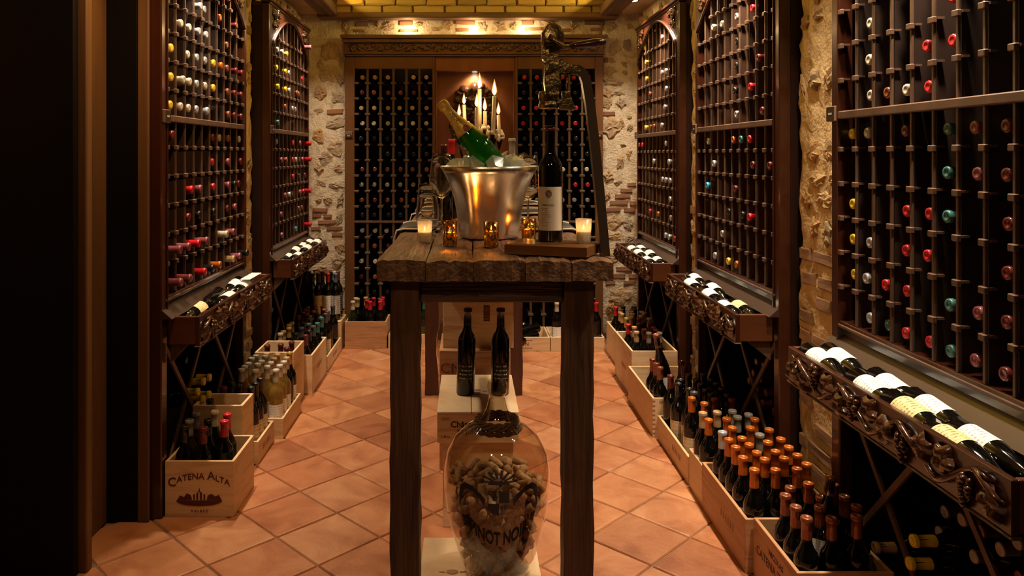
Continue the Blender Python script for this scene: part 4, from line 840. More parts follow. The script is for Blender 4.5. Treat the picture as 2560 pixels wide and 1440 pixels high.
# ---------------------------------------------------------------- bottles standing in the crates (pixel of the cap top, cap colour, kind flags)
def Z(x0, y0, k, items): return [(x0 + a[0]/k, y0 + a[1]/k, *a[2:]) for a in items]
BT = (Z(380,900,3.427,[(190,635,'black'),(275,550,'grey','clearb'),(352,470,'grey','clearb'),(415,580,'maroon'),(437,520,'black'),(497,410,'white'),(583,520,'red'),(643,465,'red')]) +
  Z(380,900,3.427,[(465,345,'black'),(600,270,'maroon'),(672,180,'black')]) +
  Z(580,820,4.8,[(250,700,'black','bglass','tanlab'),(300,645,'black','bglass','tanlab'),(345,595,'black','bglass','tanlab'),(105,500,'white','rose'),(60,690,'black','rose')]) +
  Z(580,820,4.8,[(a,b,'white','wwine','white') for a,b in ((100,455),(145,410),(180,370),(235,330),(285,315),(250,460),(300,410),(342,370),(400,460),(445,410),(485,370),(583,415),(627,375))] + [(388,345,'tan'),(435,305,'tan'),(530,345,'tan'),(578,305,'tan'),(718,315,'gold','bglass','white')]) +
  Z(580,820,4.8,[(420,205,'maroon'),(563,205,'maroon'),(718,215,'maroon'),(675,255,'maroon')]) +
  Z(660,660,6.545,[(640,1190,'black'),(705,1170,'maroon'),(740,1085,'black','bglass','white'),(820,985,'slate','bglass','white'),(850,930,'teal'),(885,870,'teal'),(660,1005,'slate'),(690,960,'slate'),(720,910,'slate'),(770,860,'slate'),(500,830,'maroon'),(570,800,'maroon'),(590,895,'black'),(555,935,'black'),(960,830,'black'),(905,800,'black'),
     (440,920,'gold'),(390,960,'gold'),(350,1005,'gold'),(315,1045,'gold'),(265,1115,'white'),(1055,825,'slate','bglass','tanlab'),(1080,790,'slate'),(1150,670,'slate'),(650,690,'maroon'),(685,660,'maroon'),(830,660,'maroon'),(815,690,'maroon'),(815,765,'copper'),(985,665,'maroon'),(965,765,'copper'),(735,795,'maroon')]) +
  Z(840,680,3.556,[(140,258,'white','olive'),(160,225,'white','olive'),(222,235,'tan'),(240,222,'tan'),(308,270,'red'),(318,250,'red'),(325,240,'red'),(395,270,'red'),(402,248,'red'),(405,236,'red'),(760,280,'teal','olive'),(700,290,'black'),(1955,300,'white','bglass','white'),(2012,305,'white','bglass','white'),(2050,300,'white','bglass','white'),(2350,280,'red'),(2370,305,'red','bglass','white')]) +
  Z(1480,720,6.0,[(295,185,'black'),(340,240,'black'),(450,185,'black'),(445,340,'copper'),(490,375,'gold'),(485,455,'gold'),(540,430,'tan'),(592,430,'tan'),(632,385,'tan'),(655,405,'tan'),(590,280,'black'),(640,310,'black'),
     (575,540,'red'),(637,590,'tan'),(720,650,'tan'),(795,395,'tan'),(755,430,'tan'),(805,480,'maroon'),(705,505,'maroon'),(887,415,'tan'),(997,395,'gold'),(865,520,'maroon'),(950,540,'maroon'),(960,615,'maroon'),(880,655,'grey'),(1070,650,'grey'),(800,625,'maroon'),
     (892,1115,'copper'),(930,1175,'copper'),(965,1235,'copper'),(1335,1110,'maroon'),(1385,1175,'maroon'),(1170,1280,'maroon')]) +
  Z(1560,820,4.8,[(675,610,'black','bglass','tanlab'),(725,655,'black','bglass','tanlab'),(775,715,'black','bglass','tanlab'),(810,765,'slate','bglass','tanlab'),(800,555,'black'),(855,610,'black'),(975,560,'black'),(1030,600,'black'),(925,655,'black'),(965,710,'black'),(1010,765,'black'),(1100,650,'black'),(1155,710,'black'),(1190,765,'black'),
     (870,850,'orange','bglass','tanlab'),(930,910,'orange','bglass','tanlab'),(1075,860,'maroon'),(1265,855,'maroon')]) +
  Z(1640,1000,4.8,[(705,170,'tan','bglass','white'),(755,105,'tan'),(918,170,'grey'),(960,105,'grey'),(1132,170,'grey')] +
     [(a,b,'orange','bglass','white') for a,b in ((785,255),(828,325),(995,255),(1070,325),(1188,255),(1265,325),(885,545),(960,625),(1020,710),(1095,800),(1040,505),(1112,590),(1185,675),(1258,760),(1338,850),(1395,485),(1400,580),(1500,590),(1410,675),(1490,765),(1580,855),(1612,705),(1705,800))] + [(825,415,'silver','bglass','white'),(1155,490,'grey')]) +
  Z(1840,1160,5.143,[(920,150,'orange')] + [(a,b,'copper') for a,b in ((625,450),(685,575),(1190,880),(905,435),(1210,420),(1355,565),(1360,700),(1190,715),(1310,850),(1640,835),(1090,590))]))
inside = {k: [] for k in CR}
RB_ = 0.0342
for x, y, cap, *rest in BT:
    best = None
    for k, c in CR.items():
        if k == 'L8': continue
        top = c['z'] + 0.30; d = (EYE - top) * F / (y - CY); X = (x - CX) * d / F; x0, x1, y0, y1 = c['b']
        e = max(0, x0 - X, X - x1) + max(0, y0 - d, d - y1)
        if best is None or e < best[0]: best = (e, k, X, d)
    inside[best[1]].append([best[2], best[3], cap, (rest + ['bglass', None][len(rest):])[0] if rest else 'bglass', rest[1] if len(rest) > 1 else None])
leaning = {'R5': (1.000, 3.62), 'R1': (1.0, 2.16)}
for k, lst in inside.items():
    x0, x1, y0, y1 = CR[k]['b']; g = RB_ + 0.0005
    for it in range(400):
        for i in range(len(lst)):
            for j in range(i):
                dx, dy = lst[i][0]-lst[j][0], lst[i][1]-lst[j][1]; r = math.hypot(dx, dy)
                if r < 2*RB_:
                    if r < 1e-4: dx, dy, r = 0.001, 0.001, 0.0014
                    q_ = (2*RB_ - r) / r * 0.5; lst[i][0] += dx*q_; lst[i][1] += dy*q_; lst[j][0] -= dx*q_; lst[j][1] -= dy*q_
            lst[i][0] = min(x1-g, max(x0+g, lst[i][0])); lst[i][1] = min(y1-g, max(y0+g, lst[i][1]))
    cnt = {}; tot = {}
    for b in lst: tot[b[2]] = tot.get(b[2], 0) + 1
    for b in sorted(lst, key=lambda b: b[1]):
        cnt[b[2]] = cnt.get(b[2], 0) + 1
        nm = f'{ORD[cnt[b[2]]]} nearest ' if tot[b[2]] > 1 and cnt[b[2]] <= 20 else ('last ' if tot[b[2]] > 1 else 'only ')
        if cnt[b[2]] > 20: nm = ['twenty-first','twenty-second','twenty-third','twenty-fourth','twenty-fifth','twenty-sixth','twenty-seventh'][cnt[b[2]]-21] + ' nearest '
        near = b[1] < 3.0
        bottle(f'{nm}{b[2]}-capped bottle standing in the {CR[k]["phrase"]}', (b[0], b[1], CR[k]['z']), (0, 0, RAD(random.uniform(-12,12) + (-20 if b[0] > 0.6 else 20 if b[0] < -0.6 else 0))), b[2], b[3], 'B', b[4], 'bottles standing in the ' + CR[k]['phrase'], n=20 if near else 14, h=random.uniform(0.985, 1.015), lz=(0.035,0.145,75))
# leaning bottles, lying bottles in crates, tall bottles on the corner crate
def lean(label, top, base, cap, lab, kind='U', spin=0, group=None, L=None):
    a = Vector(base); b = Vector(top); v = b - a
    return bottle(label, base, aim(v), cap, 'bglass', kind, lab, group, h=(L or v.length) / 0.30, spin=spin, n=20, lz=(0.03,0.12,55))
lean('leaning dark bottle with blank white label sticking out of the crate stamped 2010', P(1640,836,3.58), (0.962, 3.62, 0.110), 'copper', 'whiteplain', spin=RAD(8))
lean('tilted bottle with grey back label leaning in the crate lettered CATENA ZAPATA', (1.062, 2.20, 0.355), (0.955, 2.062, 0.105), 'copper', 'uvas', spin=RAD(-25), L=0.305)
for i, (x, y, z, a) in enumerate(((0.915,3.72,0.06,80),(0.92,3.82,0.06,100),(0.93,3.90,0.06,85),(1.03,3.86,0.06,95))):
    bottle(f'{["first","second","third","fourth"][i]} copper-capped bottle lying flat in the crate stamped 2010', (x - 0.02, y, z + 0.02*(i == 3)), (0, RAD(86), RAD(a - 90)), 'copper', group='bottles lying in the crate stamped 2010', n=14, h=0.62)
for i, (x, y, z, rx, rz_, lb) in enumerate(((0.12,5.19,0.06,92,80,'white'),(0.48,5.15,0.115,100,-62,'cream'),(0.46,5.05,0.085,98,-55,'cream'),(0.13,5.06,0.052,92,95,'white'),(0.20,5.22,0.125,95,85,None))):
    bottle(f'{["dark","tumbled","cream-labelled","low","topmost"][i]} bottle lying across the others in the low crate lettered ON', (x, y, z), (RAD(rx), 0, RAD(rz_)), ['black','tan','black','gold','tan'][i], lab=lb, group='bottles lying in the crate lettered ON', n=14)
for i, (x, cap, lb, row) in enumerate(((772,'black',None,1),(781,'black',None,0),(796,'black','tanlab',0),(806,'maroon',None,1),(820,'red','white',0),(829,'black',None,1),(836,'white',None,1),(843,'maroon','blacklab',0),(852,'maroon','blacklab',1),(861,'blue','white',0))):
    d = 5.05 if row == 0 else 5.135; X = (x - CX)*d/F
    bottle(f'{cap}-capped tall bottle on the closed corner crate, {ORD[i+1]} from left', (min(-0.89, X), d, 0.1895), (0,0,RAD(random.uniform(0,30))), cap, lab=lb, group='tall bottles on the closed corner crate', n=16, h=1.03, lz=(0.04,0.16,75))

# ================================================================ the long rustic table
TX0, TX1, TY0, TY1, TZ = -0.240, 0.382, 1.966, 4.32, 1.023
tbl = thing('rustic_table', 'long narrow high table of rough old oak planks on thick legs', 'table', (0.07, 3.1, 0))
def plank(x0, x1, y0, y1, z0, z1, seed, sub=44):
    rnd = random.Random(seed); v = []; f = []; nx = 8; w1 = rnd.uniform(0, 6)
    fr = [rnd.uniform(-0.003, 0.004) for _ in range(nx + 1)]
    for i in range(sub + 1):
        y = y0 + (y1 - y0)*i/sub
        for j in range(nx + 1):
            t = j/nx; e = (0.006*math.sin(y*9 + w1) if j in (0, nx) else 0); ed = 0.004 if j in (0, nx) else 0
            yy = y + (fr[j] if i == 0 else 0); drop = 0.003*rnd.random() if i == 0 else 0
            v.append((x0 + (x1-x0)*t + (e*0.3 if j == 0 else -e*0.3 if j == nx else 0), yy, z1 - ed - drop + rnd.uniform(-0.0022, 0.0022)))
    for i in range(sub + 1):
        y = y0 + (y1 - y0)*i/sub
        for j in range(nx + 1): v.append((x0 + (x1-x0)*j/nx, y + (fr[j] if i == 0 else 0), z0 + rnd.uniform(-0.002, 0.002)))
    W = nx + 1; N_ = W*(sub + 1)
    for i in range(sub):
        for j in range(nx):
            a = i*W + j; f.append((a, a+1, a+W+1, a+W)); f.append((N_+a, N_+a+W, N_+a+W+1, N_+a+1))
        a = i*W; f.append((a, a+W, N_+a+W, N_+a)); a = i*W + nx; f.append((a, N_+a, N_+a+W, a+W))
    for j in range(nx):
        f.append((j, N_+j, N_+j+1, j+1)); a = sub*W + j; f.append((a, a+1, N_+a+1, N_+a))
    return MB().add(v, f)
seams = [TX0, -0.112, 0.014, 0.150, 0.272, TX1]
for i in range(5): part('top_plank', plank(seams[i] + 0.001, seams[i+1] - 0.001, TY0 + random.uniform(0, 0.008), TY1, TZ - 0.057, TZ - random.uniform(0, 0.003), i), M['rustic'], tbl)
def leg(x0, x1, y0, y1, z1, seed, mat):
    rnd = random.Random(seed); v = []; f = []; n = 16; per = [(x0,y0),((x0+x1)/2,y0),(x1,y0),(x1,(y0+y1)/2),(x1,y1),((x0+x1)/2,y1),(x0,y1),(x0,(y0+y1)/2)]
    for k in range(n + 1):
        for x, y in per: v.append((x + rnd.uniform(-0.0022, 0.0022), y + rnd.uniform(-0.0022, 0.0022), z1*k/n))
    for k in range(n):
        for i in range(8): f.append((8*k+i, 8*k+(i+1) % 8, 8*k+8+(i+1) % 8, 8*k+8+i))
    f += [tuple(range(8)), tuple(range(8*n, 8*n+8))]; return MB().add(v, f)
for x0, y0, mt in ((-0.207, 2.00, 'rusticv'), (0.256, 2.00, 'rusticv'), (-0.232, 4.05, 'redleg'), (0.222, 4.05, 'redleg')): part('leg', leg(x0, x0 + (0.078 if y0 < 3 else 0.072), y0, y0 + 0.08, TZ - 0.0575, int(x0*1000), 0), M[mt], tbl)
part('apron', MB().box((-0.128, 2.014, 0.902), (0.255, 2.058, TZ - 0.0585), 0.004), M['rusticx'], tbl); part('apron', MB().box((-0.159, 4.06, 0.902), (0.221, 4.10, TZ - 0.0585), 0.004), M['rusticx'], tbl)
for x in (-0.19, 0.275): part('side_apron', MB().box((x, 2.081, 0.90), (x + 0.04, 4.049, TZ - 0.0585), 0.004), M['rusticv'], tbl)
# ---------------------------------------------------------------- placemats hanging over the table edge
def mat_strip(i, y0, y1, lab):
    prof = [(TX0 - 0.026, TZ - 0.078), (TX0 - 0.022, TZ - 0.030), (TX0 - 0.014, TZ + 0.000), (TX0 + 0.012, TZ + 0.0055), (-0.10, TZ + 0.004)]
    r_ = [(TX1 + 0.026, TZ - 0.078), (TX1 + 0.022, TZ - 0.030), (TX1 + 0.014, TZ + 0.000), (TX1 - 0.012, TZ + 0.0055), (0.24, TZ + 0.004)]
    for side, pr in (('left', prof), ('right', r_)):
        o = thing('placemat', f'black placemat with cream edge draped over the {side} table edge, {lab}', 'placemat', (pr[2][0], (y0+y1)/2, TZ), 'black placemats draped over the table edges')
        v = []; f = []
        for x, z in pr: v += [(x, y0, z), (x, y1, z), (x, y0, z + 0.0035), (x, y1, z + 0.0035)]
        for k in range(len(pr) - 1):
            a = 4*k; b = a + 4; f += [(a, b, b+1, a+1), (a+2, a+3, b+3, b+2), (a, a+2, b+2, b), (a+1, b+1, b+3, a+3)]
        f += [(0,1,3,2), (len(v)-4, len(v)-2, len(v)-1, len(v)-3)]
        part('cloth', MB().add(v, f, 0, True), M['cloth'], o)
        part('hem', MB().tube([(x, y0, z + 0.004) for x, z in pr], 0.0038, 6), M['hem'], o)
        part('hem', MB().tube([(x, y1, z + 0.004) for x, z in pr], 0.0038, 6), M['hem'], o)
for i, (y0, y1, lab) in enumerate(((2.68, 2.98, 'nearest the camera'), (3.40, 3.70, 'second from the front'), (4.0, 4.28, 'at the far end'))): mat_strip(i, y0, y1, lab)
# ---------------------------------------------------------------- corkscrew stand
bz = TZ + 0.003; bt = bz + 0.029
quad = [(0.100, 2.065), (0.315, 1.992), (0.372, 2.105), (0.150, 2.190)]
ck = thing('corkscrew_stand', 'antique brass lever wine opener on a wooden board with steel arm', 'wine opener', (0.24, 2.08, bz))
def slab(pts, z0, z1, ch=0.004):
    c = (sum(p[0] for p in pts)/4, sum(p[1] for p in pts)/4); ins = [(c[0] + (x-c[0])*0.96, c[1] + (y-c[1])*0.94) for x, y in pts]
    v = [(x, y, z0) for x, y in pts] + [(x, y, z1 - ch) for x, y in pts] + [(x, y, z1) for x, y in ins]
    return MB().add(v, [(0,3,2,1)] + [(4*a+i, 4*a+(i+1) % 4, 4*a+4+(i+1) % 4, 4*a+4+i) for a in range(2) for i in range(4)] + [(8,9,10,11)])
part('board', slab(quad, bz, bt), M['board'], ck)
D = 2.07
def strap(pts, wdt, thk):            # flat bar following points in (x, z) at depth D
    v = []; f = []
    for i, (x, z) in enumerate(pts):
        a = Vector(pts[min(i+1, len(pts)-1)]) - Vector(pts[max(i-1, 0)]); a.normalize(); n = Vector((-a.y, a.x)) * wdt/2
        for yy in (D - thk/2, D + thk/2): v += [(x + n.x, yy, z + n.y), (x - n.x, yy, z - n.y)]
    for i in range(len(pts) - 1):
        a = 4*i; b = a + 4; f += [(a, a+1, b+1, b), (a+2, b+2, b+3, a+3), (a, b, b+2, a+2), (a+1, a+3, b+3, b+1)]
    f += [(0,2,3,1), (len(v)-4, len(v)-3, len(v)-1, len(v)-2)]; return MB().add(v, f)
def PX(x, y): X, _, Z_ = P(x, y, D); return (X, Z_)
part('steel_arm', strap([PX(1512,640), PX(1505,560), PX(1497,470), PX(1486,360), PX(1474,260), PX(1465,205), PX(1458,186), PX(1446,176), PX(1425,173), PX(1396,174)], 0.025, 0.030), M['steelbar'], ck)
def pxpoly(pts): return [PX(*p) for p in pts]
part('cast_body', MB().prism(pxpoly([(1362,130),(1372,122),(1392,124),(1396,210),(1394,238),(1362,240),(1358,210)]), D-0.030, D-0.006), M['brass'], ck)
part('body_rib', MB().prism(pxpoly([(1361,128),(1369,124),(1370,236),(1362,238)]), D-0.036, D-0.0302), M['brass'], ck)
hz = PX(1380, 92)
part('gear_housing', MB().lathe([(0,-0.022),(0.026,-0.022),(0.031,-0.016),(0.032,0.0),(0.031,0.016),(0.026,0.022),(0,0.022)], 24, M=Matrix.Translation((hz[0], D-0.012, hz[1]-0.010)) @ Matrix.Diagonal((1,1,1.45,1)) @ Matrix.Rotation(RAD(90),4,'X')), M['brass'], ck)
part('housing_neck', MB().prism(pxpoly([(1352,85),(1354,150),(1362,158),(1362,88)]), D-0.028, D+0.0), M['brass'], ck)
pv = PX(1369, 96)
part('pivot', MB().lathe([(0,-0.046),(0.007,-0.046),(0.010,-0.042),(0.010,-0.022)], 16, M=Matrix.Translation((pv[0], D-0.002, pv[1])) @ Matrix.Rotation(RAD(-90),4,'X') @ Matrix.Rotation(RAD(180),4,'X')), M['brass'], ck)
part('lever', MB().tube([(pv[0], D-0.046, pv[1]), (*[PX(1388,112)[0]], D-0.05, PX(1388,112)[1]), (PX(1406,124)[0], D-0.052, PX(1406,124)[1]), (PX(1422,123)[0], D-0.052, PX(1422,123)[1])], lambda t: 0.0065 - 0.0015*t, 10), M['brass'], ck)
hp = [PX(1420,123), PX(1436,120), PX(1455,118), PX(1480,114), PX(1505,111)]
part('wooden_handle', MB().tube([(x, D-0.052, z) for x, z in hp], lambda t: 0.0075 + 0.0045*math.sin(min(1, t*1.1)*math.pi*0.55) - (0.004 if t > 0.99 else 0), 12), M['mahog'], ck)
part('side_arm', MB().prism(pxpoly([(1394,150),(1404,148),(1408,158),(1425,162),(1440,166),(1450,174),(1448,180),(1394,186)]), D-0.016, D+0.014), M['brass'], ck)
part('guide_rod', MB().tube([(PX(1400,182)[0], D, PX(1400,182)[1]), (PX(1400,235)[0], D, PX(1400,235)[1])], 0.0035, 8).tube([(PX(1418,182)[0], D, PX(1418,182)[1]), (PX(1418,235)[0], D, PX(1418,235)[1])], 0.0032, 8).box((PX(1388,0)[0], D-0.010, PX(0,187)[1]), (PX(1428,0)[0], D+0.010, PX(0,182)[1])), M['brass'], ck)
def vcyl(x0, x1, y0, y1, dy=0.0):
    a = PX((x0+x1)/2, y1); b = PX((x0+x1)/2, y0); r = abs(PX(x1,0)[0]-PX(x0,0)[0])/2; h = b[1]-a[1]
    return MB().lathe([(0,0),(r*0.93,0),(r,0.003),(r,h*0.3),(r*0.92,h*0.36),(r*0.92,h*0.5),(r,h*0.56),(r,h-0.003),(r*0.93,h),(0,h)], 20, M=Matrix.Translation((a[0], D+dy, a[1])))
part('bottle_clamp', vcyl(1346,1396,230,272,-0.004), M['brass'], ck); part('clamp_collar', vcyl(1404,1426,228,262), M['brass'], ck)
part('clamp_jaw', MB().prism(pxpoly([(1394,250),(1412,242),(1428,250),(1437,272),(1434,277),(1396,272)]), D-0.020, D+0.016), M['brass'], ck)
part('trigger', MB().tube([(PX(1361,164)[0], D-0.02, PX(1361,164)[1]), (PX(1350,153)[0], D-0.02, PX(1350,153)[1])], 0.0025, 6), M['brass'], ck)
bottle('tall dark red wine bottle with large cream label standing on the opener board', ((1376-CX)*2.115/F, 2.115, bt), (0,0,RAD(-8)), 'black', lab=None, kind='B', h=1.085, wide=1.02, n=28, capsule=False)
bo = bpy.data.objects[-1] if False else [o for o in C.objects if o.get('label', '').startswith('tall dark red wine bottle with large')][0]
obj('label', lab_mesh('B', 'labcream', 0.030, 0.142, 66), bo)
wrap = lambda x_, z_: Vector((0.0352*math.sin((x_-0.006)/0.0348), -0.0352*math.cos((x_-0.006)/0.0348), z_))
me = text_mesh('UNICO 2013', 0.0062, lambda c: wrap(c.x, c.y), 0.0001); me.materials.clear(); me.materials.append(M['inkk']); obj('label_print', me, bo, (0, 0, 0.095))
for k, (z_, wd, th) in enumerate(((0.0865,0.020,0.0011),(0.0825,0.018,0.0009),(0.0765,0.022,0.0005),(0.0715,0.026,0.0005),(0.0675,0.030,0.0005),(0.0645,0.029,0.0005),(0.0600,0.016,0.0007),(0.0545,0.012,0.0012),(0.0505,0.024,0.0005),(0.0435,0.022,0.0004))):
    mb = MB(); n_ = 8; v = []
    for i in range(n_ + 1): x_ = -0.020 + wd*i/n_; v += [wrap(x_, z_), wrap(x_, z_ + th)]
    mb.add(v, [(2*i, 2*i+2, 2*i+3, 2*i+1) for i in range(n_)]); obj('label_print', mb.mesh('label_print', M['inkb'], False), bo)
crest = MB()
for p_ in (ell(0,0,0.009,0.010,20), ): crest.prism(p_, 0, 0.0001)
cm = crest.mesh('label_crest', M['grey'])
for v in cm.vertices: x_ = v.co.x - 0.004; v.co = Vector((0.0350*math.sin(x_/0.0348), -0.0350*math.cos(x_/0.0348), v.co.z))
obj('label_crest', cm, bo, (0,0,0.124))
obj('bottle_ring', MB().lathe([(0.0146,0.286),(0.0156,0.287),(0.0156,0.2925),(0.0146,0.2935)], 20).mesh('bottle_ring', M['cap_maroon']), bo)
# ---------------------------------------------------------------- candles in glasses
def flame_mesh(h): return cached(('flame', h), lambda: MB().lathe([(0,0),(0.0034,0.004),(0.0052,0.010),(0.0046,0.017),(0.0024,0.027),(0.0008,0.034),(0,0.038)], 10, M=Matrix.Diagonal((h,h,h,1))).mesh('flame', M['flame']))
def halo_mesh(h): return cached(('halo', h), lambda: MB().lathe([(0,-0.002),(0.0050,0.003),(0.0078,0.010),(0.0068,0.019),(0.0038,0.031),(0.0014,0.041),(0,0.046)], 12, M=Matrix.Diagonal((h,h,h,1))).mesh('flame_halo', M['flamehalo']))
def votive(label, x, yb, d, z0, w_, h_, mt, wax_h, fl):
    X = (x - CX)*d/F; r = w_/2; t = thing('votive_candle', label, 'candle', (X, d, z0), 'small candles in glasses on the table')
    q = 0.86 if mt == 'frost' else 0.95
    part('glass', MB().lathe([(0,0.0015),(r*q*0.96,0.0),(r*q,0.003),(r,h_),(r*0.93,h_),(r*q*0.92,0.006),(0,0.006)], 24, M=Matrix.Translation((X, d, z0))), M[mt], t)
    part('wax', MB().lathe([(0,0.0065),(r*q*0.9,0.0065),(r*q*0.91,wax_h),(0,wax_h-0.001)], 20, M=Matrix.Translation((X, d, z0))), M['wax'], t)
    part('wick', MB().tube([(X, d, z0+wax_h-0.002), (X, d, z0+wax_h+0.005)], 0.0008, 5), M['wick'], t)
    if fl:
        place('flame', flame_mesh(0.40), t, (X, d, z0+wax_h+0.003)); lamp('POINT', 'candle_light', (X, d, z0+wax_h+0.012), fl, (1.0,0.55,0.20), shadow_soft_size=0.005)
votive('frosted glass tealight burning at the left edge of the table', 1062, 605, 2.345, TZ + 0.001, 0.047, 0.068, 'frost', 0.034, 0.07)
votive('mottled gold glass votive burning left of the silver ice bucket', 1125, 613, 2.27, TZ + 0.001, 0.045, 0.075, 'mercury', 0.040, 0.5)
votive('mottled gold glass votive without visible flame before the ice bucket', 1228, 617, 2.225, TZ + 0.001, 0.045, 0.075, 'mercury', 0.048, 0.12)
votive('mottled gold glass votive burning between ice bucket and opener board', 1322, 600, 2.41, TZ + 0.001, 0.048, 0.070, 'mercury', 0.036, 0.5)
votive('frosted glass tealight burning on the opener board', 1459, 611, 2.062, bt + 0.0005, 0.045, 0.067, 'frost', 0.034, 0.07)
# ---------------------------------------------------------------- ice bucket, champagne, ice
BXc, BYc = 0.070, 2.50
bk = thing('ice_bucket', 'flared hammered silver ice bucket in the middle of the table', 'ice bucket', (BXc, BYc, TZ + 0.001))
lob = lambda a, z: 1 + 0.035*math.cos(6*a + 0.5)*max(0, 1 - z/0.236)**0.5 + 0.012*math.cos(2*a)
prof = [(0,0.0),(0.088,0.0),(0.094,0.004),(0.097,0.02),(0.101,0.06),(0.107,0.10),(0.116,0.14),(0.130,0.18),(0.146,0.213),(0.164,0.236),(0.160,0.236),(0.143,0.211),(0.127,0.18),(0.113,0.14),(0.104,0.10),(0.098,0.06),(0.092,0.012),(0,0.012)]
part('bowl', MB().lathe(prof, 72, M=Matrix.Translation((BXc, BYc, TZ+0.001)), lobes=lob), M['silver'], bk)
part('dent_line', MB().tube([(BXc + 0.052, BYc - 0.108, 1.222), (BXc + 0.045, BYc - 0.104, 1.19), (BXc + 0.045, BYc - 0.099, 1.165)], 0.0012, 5), M['iron'], bk)
def ice_mesh(k):
    rnd = random.Random(k); bm = bmesh.new()
    for _ in range(12): bm.verts.new((rnd.uniform(-1,1), rnd.uniform(-1,1), rnd.uniform(-1,1)))
    bmesh.ops.convex_hull(bm, input=bm.verts)
    for v in [v for v in bm.verts if not v.link_faces]: bm.verts.remove(v)
    me = bpy.data.meshes.new('ice_cube'); bm.to_mesh(me); bm.free(); me.materials.append(M['ice']); return me
ICE = [ice_mesh(900 + k) for k in range(5)]
pos = [(-0.115,-0.04,0.0),(-0.070,-0.085,0.012),(-0.035,-0.105,0.008),(0.01,-0.118,0.012),(0.045,-0.108,0.010),(0.085,-0.085,0.005),(0.118,-0.045,-0.006),(-0.075,-0.02,0.016),(-0.04,0.04,0.0),(0.03,0.07,0.014),(0.075,0.02,0.016),(0.10,0.055,0.0),(0.035,-0.055,0.018),(-0.115,0.04,-0.006),(-0.02,0.10,-0.004)]
for i, (x, y, z) in enumerate(pos):
    o = obj('ice_cube', ICE[i % 5], None, (BXc + x, BYc + y, 1.262 + z), (random.uniform(0,6), random.uniform(0,6), random.uniform(0,6)), (0.032, 0.033, 0.030)); tag(o, 'clear chunk of ice heaped in the silver bucket', 'ice', 'ice heaped in the bucket'); ORG[o.name] = (0,0,0)
top = Vector(P(1104, 258, 2.46)); mid = Vector(P(1222, 398, 2.46)); dr = (top - mid).normalized(); base = top - dr * 0.325
ch = bottle('green champagne bottle with gold neck foil tilted in the ice bucket', tuple(base), aim(dr), 'gold', 'gglass', 'W', None, h=0.325/0.30, n=32, name='champagne_bottle', capsule=False)
obj('foil', MB().lathe([(0.0345,0.185),(0.0262,0.2125),(0.0188,0.240),(0.0164,0.262),(0.0160,0.278),(0.0185,0.281),(0.0195,0.286),(0.0192,0.297),(0.0165,0.3035),(0.010,0.306),(0,0.3065)], 24).mesh('foil', M['goldfoil']), ch)
obj('seal', MB().ball((0, -0.030, 0.190), 0.013, 14, 6, sc_=(1.0,0.35,1.15)).mesh('seal', plain('red_seal', (0.20,0.05,0.03), 0.4)), ch, (0,0,0), (0,0,RAD(18)))
me = text_mesh('MOËT', 0.0165); me.materials.clear(); me.materials.append(M['inkk'])
for v in me.vertices:      # wrapped along the neck, letters reading up the bottle
    zz = 0.236 - v.co.x; rr = 0.0187 + max(0, 0.240 - zz)*0.27 + 0.0006 - max(0, zz - 0.240)*0.10; a = v.co.y / rr; v.co = Vector((rr*math.sin(a), -rr*math.cos(a), zz))
obj('foil_lettering', me, ch, (0,0,0), (0,0,RAD(8)))
# ---------------------------------------------------------------- glasses and bottles on the table
def stem_glass(label, x, d, h=0.25, bw=0.043):
    X = (x - CX)*d/F; s = h/0.25; b = bw
    pr = [(0,0.003),(0.036,0.001),(0.036,0.0),(0.010,0.006),(0.0045,0.014),(0.0038,0.05),(0.0038,0.085),(0.006,0.095),(0.022,0.106),(0.036,0.125),(b,0.150),(b*0.98,0.175),(b*0.86,0.215),(b*0.74,0.250),(b*0.72,0.250),(b*0.84,0.214),(b*0.95,0.174),(b*0.97,0.150),(0.034,0.128),(0.020,0.110),(0,0.104)]
    o = thing('wine_glass', label, 'wine glass', (X, d, TZ + 0.004), 'wine glasses on the table')
    part('bowl', MB().lathe([(r, z*s) for r, z in pr[7:]], 28, M=Matrix.Translation((X, d, TZ+0.004))), M['clear'], o, False)
    part('stem', MB().lathe([(r, z*s) for r, z in pr[:8]], 20, M=Matrix.Translation((X, d, TZ+0.004))), M['clear'], o, False)
stem_glass('tall wine glass left of the ice bucket, nearest of the left row', 1104, 2.84, 0.275, 0.047)
stem_glass('tall wine glass right of the ice bucket beside the tall wine bottle', 1320, 2.78, 0.268, 0.044); stem_glass('second wine glass right of the ice bucket with the higher rim', 1298, 3.02, 0.275, 0.043)
stem_glass('wine glass standing far behind the left glass row', 1098, 3.42, 0.24, 0.042); stem_glass('wine glass farthest back on the left of the table', 1110, 3.92, 0.24, 0.042); stem_glass('wine glass farthest back on the right of the table', 1290, 3.50, 0.24, 0.042)
X = (1069-CX)*2.62/F; o = thing('water_glass', 'stemless round water glass behind the left frosted tealight', 'glass', (X, 2.62, TZ+0.001), 'wine glasses on the table')
part('bowl', MB().lathe([(0,0.0),(0.020,0.0),(0.026,0.004),(0.037,0.028),(0.0415,0.055),(0.040,0.085),(0.034,0.125),(0.031,0.150),(0.030,0.150),(0.0325,0.125),(0.0385,0.085),(0.040,0.055),(0.0355,0.030),(0.024,0.008),(0,0.007)], 28, M=Matrix.Translation((X, 2.62, TZ+0.001))), M['clear'], o, False)
X = (1066-CX)*3.18/F; o = thing('water_glass', 'second stemless water glass farther back on the left of the table', 'glass', (X, 3.18, TZ+0.001), 'wine glasses on the table')
